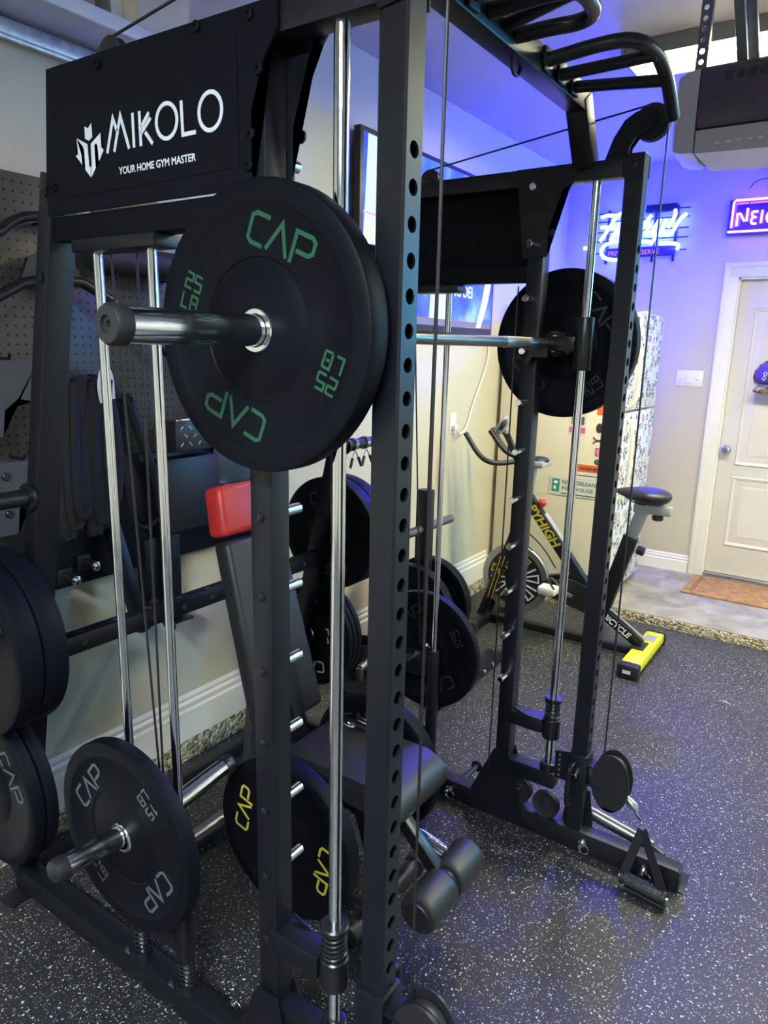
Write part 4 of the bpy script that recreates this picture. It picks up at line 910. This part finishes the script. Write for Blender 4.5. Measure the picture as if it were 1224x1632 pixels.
mt = thing('doormat', 'brown coir doormat on the landing in front of the door', 'doormat', (4.12, -.2, LZ))
G().bb(3.905, 4.35, -.62, .265, LZ, LZ + .014, .004).build('mat', coir, mt)
dark_coir = mat('dark brown print', (.16, .08, .03), .95, 0, .2, 60, .8, 500)
for yy in (.215, .200): G().bb(3.95, 4.31, yy - .003, yy + .003, LZ + .0138, LZ + .0148).build('border_line', dark_coir, mt)
cp = thing('cap', 'purple baseball cap with camouflage visor hung on the door', 'cap', (WF + .02, -.03, 1.38))
def crown(c): return V((c.x * (1 if c.x < 0 else .25), c.y * (1.0 - .12 * max(0, -c.z)), c.z if c.z > -.5 else -.5 + (c.z + .5) * .1))
g = G(); g.blob((WF + .028, -.055, 1.475), (.085, .120, .100), None, 24, 16, crown); g.build('crown', purple_cloth, cp, ang=70)
g = G(); g.tube([V((WF + .030, -.055, 1.475)) + V((-.030 * (1 - abs(math.cos(t))), .123 * math.cos(t), .104 * math.sin(t))) for t in [PI * k / 20 for k in range(-3, 24)]], .007, 8); g.build('mesh_edge', camo, cp)
def vis(c): return V((c.x, c.y, c.z - .35 * c.y * c.y))
g = G(); g.blob((WF - .045, -.055, 1.392), (.060, .115, .030), None, 24, 10, vis); g.build('visor', camo, cp, ang=70)
def crx(y, z): 
    q = 1 - ((y + .055) / .120) ** 2 - ((z - 1.475) / .100) ** 2
    return WF + .028 - .085 * math.sqrt(max(.05, q)) - .002
g = G(); g.tube([(crx(y, z), y, z) for y, z in smooth([(0.0, 1.475, 0), (.006, 1.495, 0), (-.008, 1.505, 0), (-.018, 1.490, 0), (-.005, 1.476, 0), (.012, 1.462, 0), (.006, 1.448, 0), (-.006, 1.452, 0), (-.012, 1.466, 0)], 2) for y, z in [(y - .02 if False else y, z)]] if False else [(crx(p[0], p[1]), p[0], p[1]) for p in [(q.x, q.y) for q in smooth([(.0, 1.475, 0), (.006, 1.495, 0), (-.008, 1.505, 0), (-.018, 1.490, 0), (-.005, 1.476, 0), (.012, 1.462, 0), (.006, 1.448, 0), (-.006, 1.452, 0), (-.012, 1.466, 0)], 2)]], .0028, 6); g.build('cap_mark', white_print, cp)
g = G(); lf = [(0, 0), (.012, .010), (.028, .012), (.045, .004), (.052, 0), (.040, -.008), (.022, -.010), (.008, -.006)]
pv = [g.bm.verts.new((2.545 + y * .4, -.22 - x, .002 + .010 * abs(y) * 30 * .03 + .004 * math.sin(x * 90))) for x, y in lf]; g.bm.faces.new(pv)
r = bmesh.ops.extrude_face_region(g.bm, geom=list(g.bm.faces)); bmesh.ops.translate(g.bm, vec=(0, 0, .001), verts=[e for e in r['geom'] if isinstance(e, bmesh.types.BMVert)])
tag(g.build('dry_leaf', leafm, loc=(2.55, -.24, 0)), 'small dry leaf lying alone on the flecked floor at right', 'leaf')

# ================================================================== garage door opener
op = thing('garage_door_opener', 'garage door opener motor hanging from the ceiling under the strip light', 'garage door opener', (2.10, -.15, 2.30))
OX = 1.95
G().bb(OX, OX + .31, -.362, .050, 2.378, 2.571, .012).build('motor_case', opener_dark, op)
g = G(); g.prism([(.046, 2.374), (.043, 2.300), (-.357, 2.286), (-.360, 2.374)], (OX + .004, 0, 0), Y_, Z_, .30); g.build('lens_cover', opener_grey, op)
sdp = [(OX, 2.571), (OX + .055, 2.585), (OX + .31, 2.567), (OX + .31, 2.337), (OX + .20, 2.286), (OX + .01, 2.304), (OX, 2.374)]
g = G(); rings = []
for yy, k in ((.050, 1), (.093, .97), (.121, .90), (.135, .75)):
    cx_, cz_ = OX + .155, 2.43; rings.append([g.bm.verts.new((cx_ + (x - cx_) * k, yy, cz_ + (z - cz_) * k)) for x, z in sdp])
for a_, b_ in zip(rings, rings[1:]): g.bridge(a_, b_)
g.bm.faces.new(rings[0]); g.bm.faces.new(rings[-1]); g.build('side_cover', opener_grey, op)
text('lettering', 'myQ', .030, (OX - .001, .0, 2.468), NY, Z_, grey_print, op)
for k in range(9): G().bb(OX + .001, OX + .005, -.022 - .034 * k - .018, -.022 - .034 * k, 2.322, 2.330).build('small_letter', paper, op)
for k in range(6): G().bb(OX - .001, OX + .002, -.03 - .037 * k - .026, -.03 - .037 * k, 2.520, 2.548, .001).build('vent_slot', ink, op)
strapm = mat('dull galvanised strap', (.16, .165, .17), .5, .5, .15, 40)
g = G(); bm = g.bm; ys, pit, f = .060, .034, .0175
for k in range(8):
    zc = 2.585 + pit * (k + .5); N = 16; oo, ii = [], []
    for i in range(N):
        t = 2 * PI * i / N; c0, s0 = math.cos(t), math.sin(t); kk = 1 / max(abs(c0) / f, abs(s0) / (pit / 2))
        oo.append(bm.verts.new((OX + .03, ys + c0 * kk, zc + s0 * kk))); ii.append(bm.verts.new((OX + .03, ys + c0 * .0085, zc + s0 * .0085)))
    g.bridge(oo, ii)
r = bmesh.ops.extrude_face_region(bm, geom=list(bm.faces)); bmesh.ops.translate(bm, vec=(.003, 0, 0), verts=[e for e in r['geom'] if isinstance(e, bmesh.types.BMVert)])
g.build('hanging_strap', strapm, op, flat=True)
G().bb(OX + .030, OX + .055, ys - .0205, ys - .0175, 2.555, CEIL).build('strap_flange', strapm, op)
G().bb(OX + .029, OX + .034, ys - .018, ys + .018, 2.54, 2.586).build('strap_foot', strapm, op)
for dx, y0 in ((0, -.075), (.05, -.105)):
    g = G(); g.beam((OX + .06 + dx, y0, 2.56), (OX - .09 + dx, y0 + .03, CEIL - .008), .004, .034, X_); g.build('hanging_angle', strapm, op)
    g = G(); g.beam((OX + .066 + dx, y0 - .016, 2.56), (OX - .084 + dx, y0 + .014, CEIL - .008), .020, .003, X_); g.build('angle_flange', galv, op)
g = G(); g.bb(OX + .02, OX + .28, -.16, .045, 2.568, 2.580, .002); g.build('top_bracket', strapm, op)

# ================================================================== high shelf, totes
sh = thing('wall_shelf', 'grey white shelf board high on the left wall holding totes', 'shelf', (.1, 1.34, 2.43))
G().bb(-.9, .78, 1.235, WL, 2.432, 2.450, .002).build('board', shelf_white, sh)
G().bb(-.9, .78, 1.225, 1.236, 2.424, 2.462, .002).build('front_edge', white_paint, sh)
g = G(); g.bb(-.9, .80, 1.398, WL, 2.376, 2.418, .003); g.build('wall_rail', galv, sh)
G().bb(-.9, .80, 1.385, 1.40, 2.366, 2.378, .002).build('rail_lip', galv, sh)
t = thing('storage_tote', 'cloudy plastic tote with yellow contents on the high shelf', 'tote', (.58, 1.33, 2.45))
g = G(); g.prism([(-.13, 0), (.13, 0), (.155, .26), (-.155, .26)], (.585, 1.425, 2.4505), X_, Z_, .17); g.build('bin', tote_clear, t)
G().bb(.42, .75, 1.245, 1.428, 2.71, 2.735, .006).build('lid', tote_clear, t)
G().bb(.49, .54, 1.2525, 1.256, 2.47, 2.68).build('contents', tote_yel, t)
t = thing('cardboard_box', 'brown cardboard box on the high shelf beside the tote', 'box', (.30, 1.34, 2.45))
G().bb(.19, .40, 1.25, 1.42, 2.4505, 2.66, .003).build('carton', cardboard, t); G().bb(.19, .40, 1.32, 1.35, 2.6595, 2.661).build('tape', paper, t)
tag(G().bb(.02, .17, 1.25, 1.42, 2.4505, 2.62, .004).build('storage_box', mat('pinkish box', (.45, .30, .27), .7), loc=(.1, 1.33, 2.45)), 'pinkish box at the left end of the high shelf', 'box')

# ================================================================== pegboard and what hangs on it
pb = thing('pegboard', 'dark punched metal pegboard on the left wall behind the rear uprights', 'pegboard', (.3, 1.41, .84))
for k in range(4):
    xa = -.77 + .4064 * k - .0014
    G().bb(xa + .002, xa + (.665 if k == 3 else .4045), 1.398, 1.41, .845, 1.235, .002).build('lower_panel', black, pb)
for k in range(5):
    xa = -.77 + .4064 * k - .0014
    if k == 4: G().bb(xa + .002, xa + .26, 1.398, 1.41, 1.238, 2.045, .002).build('panel', pegm, pb)
    else: G().bb(xa + .002, xa + .4045, 1.398, 1.41, 1.238, 2.045, .002).build('panel', pegm, pb)
for z in (.9, 1.45, 2.0): G().bb(-.75, 1.10, 1.41, WL, z - .02, z + .02).build('batten', black, pb)
PBY = 1.398
def hook(name_parent, x, z, L=.06): g = G(); g.tube([(x, PBY, z), (x, PBY - L, z), (x, PBY - L - .006, z + .012)], .004, 6); return g.build('hook', satin, name_parent)
# curl bar
t = thing('curl_bar', 'bent black curl bar on the pegboard at upper left', 'bar', (.15, 1.33, 1.88))
g = G(); g.tube(smooth([(-.30, 1.345, 1.83), (-.02, 1.345, 1.845), (.11, 1.345, 1.855), (.19, 1.345, 1.925), (.27, 1.345, 1.935), (.34, 1.345, 1.925), (.375, 1.345, 1.93)], 2), .0135, 12); g.build('shaft', satin, t); hook(t, .26, 1.917); hook(t, -.1, 1.822)
# lat bar
t = thing('lat_bar', 'wide black pulldown bar sloping both ways on the pegboard', 'bar', (.32, 1.32, 1.55))
g = G(); g.tube(smooth([(-.08, 1.33, 1.60), (.05, 1.33, 1.68), (.22, 1.33, 1.775), (.40, 1.33, 1.765), (.62, 1.33, 1.59), (.76, 1.33, 1.49)], 1), .0145, 12); g.build('shaft', satin, t)
g = G(); g.prism([(.17, 1.75), (.20, 1.82), (.26, 1.845), (.33, 1.83), (.37, 1.76), (.30, 1.735)], (0, 1.345, 0), X_, Z_, .014); g.build('hanger_plate', satin, t); hook(t, .28, 1.752)
g = G(); g.tube([(-.08, 1.33, 1.60), (.06, 1.33, 1.686)], .019, 12); g.build('grip', foam, t)
# foam roller
t = thing('foam_roller', 'black foam roller lying on hooks below the near panel', 'roller', (.57, 1.34, 1.81))
g = G(); g.cyl((.40, 1.345, 1.845), (.745, 1.345, 1.845), .042, n=24, ch=.006); g.build('foam', foam, t)
for xx in (.45, .69): hook(t, xx, 1.799, .10)
# grey steel cups
for k, (x0, z0, lab) in enumerate(((.03, 1.345, 'grey steel hook plate with two bolts on the pegboard, upper one'), (.045, 1.07, 'grey steel hook plate with dark lining on the pegboard, lower one'))):
    t = thing('rack_hook', lab, 'rack hook', (x0 + .08, 1.33, z0), 'steel hooks on the pegboard')
    pl = [(0, 0), (.05, 0), (.06, .07), (.10, .10), (.145, .09), (.165, .12), (.165, .20), (.0, .205)]
    for dy in (0, .05): g = G(); g.prism([(x0 + x, z0 + z) for x, z in pl], (0, 1.325 + dy, 0), X_, Z_, .006); g.build('side_plate', grey_metal, t, flat=True)
    g = G(); g.bb(x0, x0 + .012, 1.322, 1.375, z0, z0 + .2); g.build('back_plate', grey_metal, t)
    g = G(); g.tube(arc((x0 + .115, 1.345, z0 + .13), X_, Z_, .038, .3, PI, 10), .012, 8); g.build('rubber_lining', foam, t)
    for zz in (.06, .165): g = G(); g.cyl((x0 + .03, 1.325, z0 + zz), (x0 + .03, 1.312, z0 + zz), .011, n=12, ch=.002); g.build('bolt', satin, t)
    hook(t, x0 + .09, z0 + .207, .07)
# straps bundle
t = thing('strap_bundle', 'bundle of black lifting straps with a white loop on the pegboard', 'straps', (.38, 1.34, 1.02))
for k in range(8):
    x = .262 + .022 * k; z0 = 1.50 - .01 * (k % 3); zb = 1.02 + .03 * ((k * 5) % 4)
    g = G(); pts = [V((x + .01, 1.365 - .006 * (k % 4), z0)), V((x - .012, 1.355 - .008 * (k % 3), 1.3)), V((x - .02, 1.35 - .006 * (k % 4), zb)), V((x + .02, 1.35 - .006 * (k % 3), zb - .005)), V((x + .03, 1.36 - .007 * (k % 4), 1.3)), V((x + .02, 1.37, z0))]
    g.tube(smooth(pts, 2), .021, 8); g.build('strap', fabric, t)
for k in range(3): g = G(); g.tube(smooth([(.395 + .006 * k, 1.335 - .004 * k, 1.42), (.385 + .006 * k, 1.33, 1.48), (.405 + .006 * k, 1.33, 1.535), (.43 + .005 * k, 1.335, 1.50), (.43 + .005 * k, 1.335, 1.43)], 2), .0045, 7); g.build('white_loop', white_fab, t)
hook(t, .40, 1.50)
# long band
t = thing('resistance_band', 'long black loop band hanging beside the strap bundle', 'band', (.55, 1.36, .98))
g = G(); g.tube(smooth([(.49, 1.37, 1.42), (.47, 1.365, 1.2), (.50, 1.36, 1.02), (.56, 1.36, .98), (.63, 1.36, 1.03), (.62, 1.365, 1.15), (.52, 1.37, 1.42)], 3, True), .0075, 8, closed=True); g.build('loop', fabric, t)
g = G(); g.tube(smooth([(.50, 1.355, 1.44), (.545, 1.35, 1.28), (.60, 1.35, 1.15), (.61, 1.35, 1.04)], 2), [.017] * 13, 8) if False else g.tube(smooth([(.50, 1.355, 1.44), (.545, 1.35, 1.28), (.60, 1.35, 1.15), (.61, 1.35, 1.04)], 2), .016, 8); g.build('thick_end', fabric, t); hook(t, .505, 1.42)
# tread plate tray and dark cabinet
t = thing('tread_plate_tray', 'dark tread plate tray on the pegboard beside the near plate', 'tray', (.75, 1.34, 1.235))
G().bb(.665, .86, 1.325, PBY, 1.24, 1.345, .003).build('tray', diamond, t)
G().bb(.663, .862, 1.318, 1.33, 1.343, 1.350, .001).build('rim', chrome, t)
for i in range(5):
    for j in range(3):
        g = G(); g.box((.69 + .038 * i + (.019 if j % 2 else 0), 1.3245, 1.262 + .028 * j), (.018, .003, .005), Mx.Rotation(.8 if (i + j) % 2 else -.8, 3, 'Y'), .001); g.build('tread_bump', steel, t)
t = thing('wall_cabinet', 'low black wall box below the tread plate tray', 'box', (.74, 1.34, .85))
G().bb(.60, .86, 1.33, PBY, .95, 1.215, .004).build('box', black, t)
G().bb(.61, .85, 1.326, 1.331, .96, 1.205, .002).build('lid', plastic, t)
t = thing('clip_board', 'blue grey sheet on a chrome clip beside the red head pad', 'clipboard', (.93, 1.36, 1.06))
G().bb(.865, 1.10, 1.372, 1.380, 1.085, 1.245, .002).build('sheet', bluepanel, t); G().bb(.865, .895, 1.362, 1.374, 1.085, 1.245, .002).build('edge', grey_metal, t)
g = G(); g.cyl((.86, 1.35, 1.075), (.96, 1.35, 1.075), .007, n=10); g.bb(.90, .94, 1.34, 1.37, 1.06, 1.09, .004); g.bb(.865, .875, 1.34, 1.397, 1.068, 1.082); g.build('clip', chrome, t)
# hooks low on the pegboard
for k, (xx, zz) in enumerate(((.265, .885), (.335, .915))):
    t = thing('wall_hook', ('black hook with chrome tip low on the pegboard, left one' if k == 0 else 'black hook with chrome tip low on the pegboard, right one'), 'hook', (xx, 1.36, zz), 'chrome tipped hooks')
    g = G(); g.box((xx, 1.392, zz), (.05, .014, .05), None, .006); g.cyl((xx, 1.39, zz), (xx, 1.33, zz), .014, n=14); g.build('arm', plastic, t)
    g = G(); g.blob((xx, 1.327, zz), (.016, .010, .016), nu=14, nv=8); g.build('tip', chrome, t)
# post with pegs in front of the wall, behind the rear beam
t = thing('wall_post', 'black steel post with pegs leaning behind the rear beam', 'post', (.55, 1.25, .60))
G().beam((.66, 1.37, 1.0), (.655, 1.37, .62), .045, .05).build('post', black, t)
G().beam((.42, 1.36, 1.02), (.47, 1.30, .66), .04, .045).build('slanted_post', black, t)
for zz in (.665, .635): G().bb(.60, .70, 1.31, 1.36, zz - .004, zz + .004, .002).build('tab', black, t)
g = G(); g.cyl((.57, 1.37, .72), (.545, 1.24, .655), .017, n=14, ch=.003); g.build('peg', foam, t)
G().beam((.46, 1.37, .66), (.68, 1.37, .66), .035, .03).build('cross_tube', black, t)
G().bb(.56, .64, 1.385, WL, .66, .94, .003).build('wall_plate', black, t)
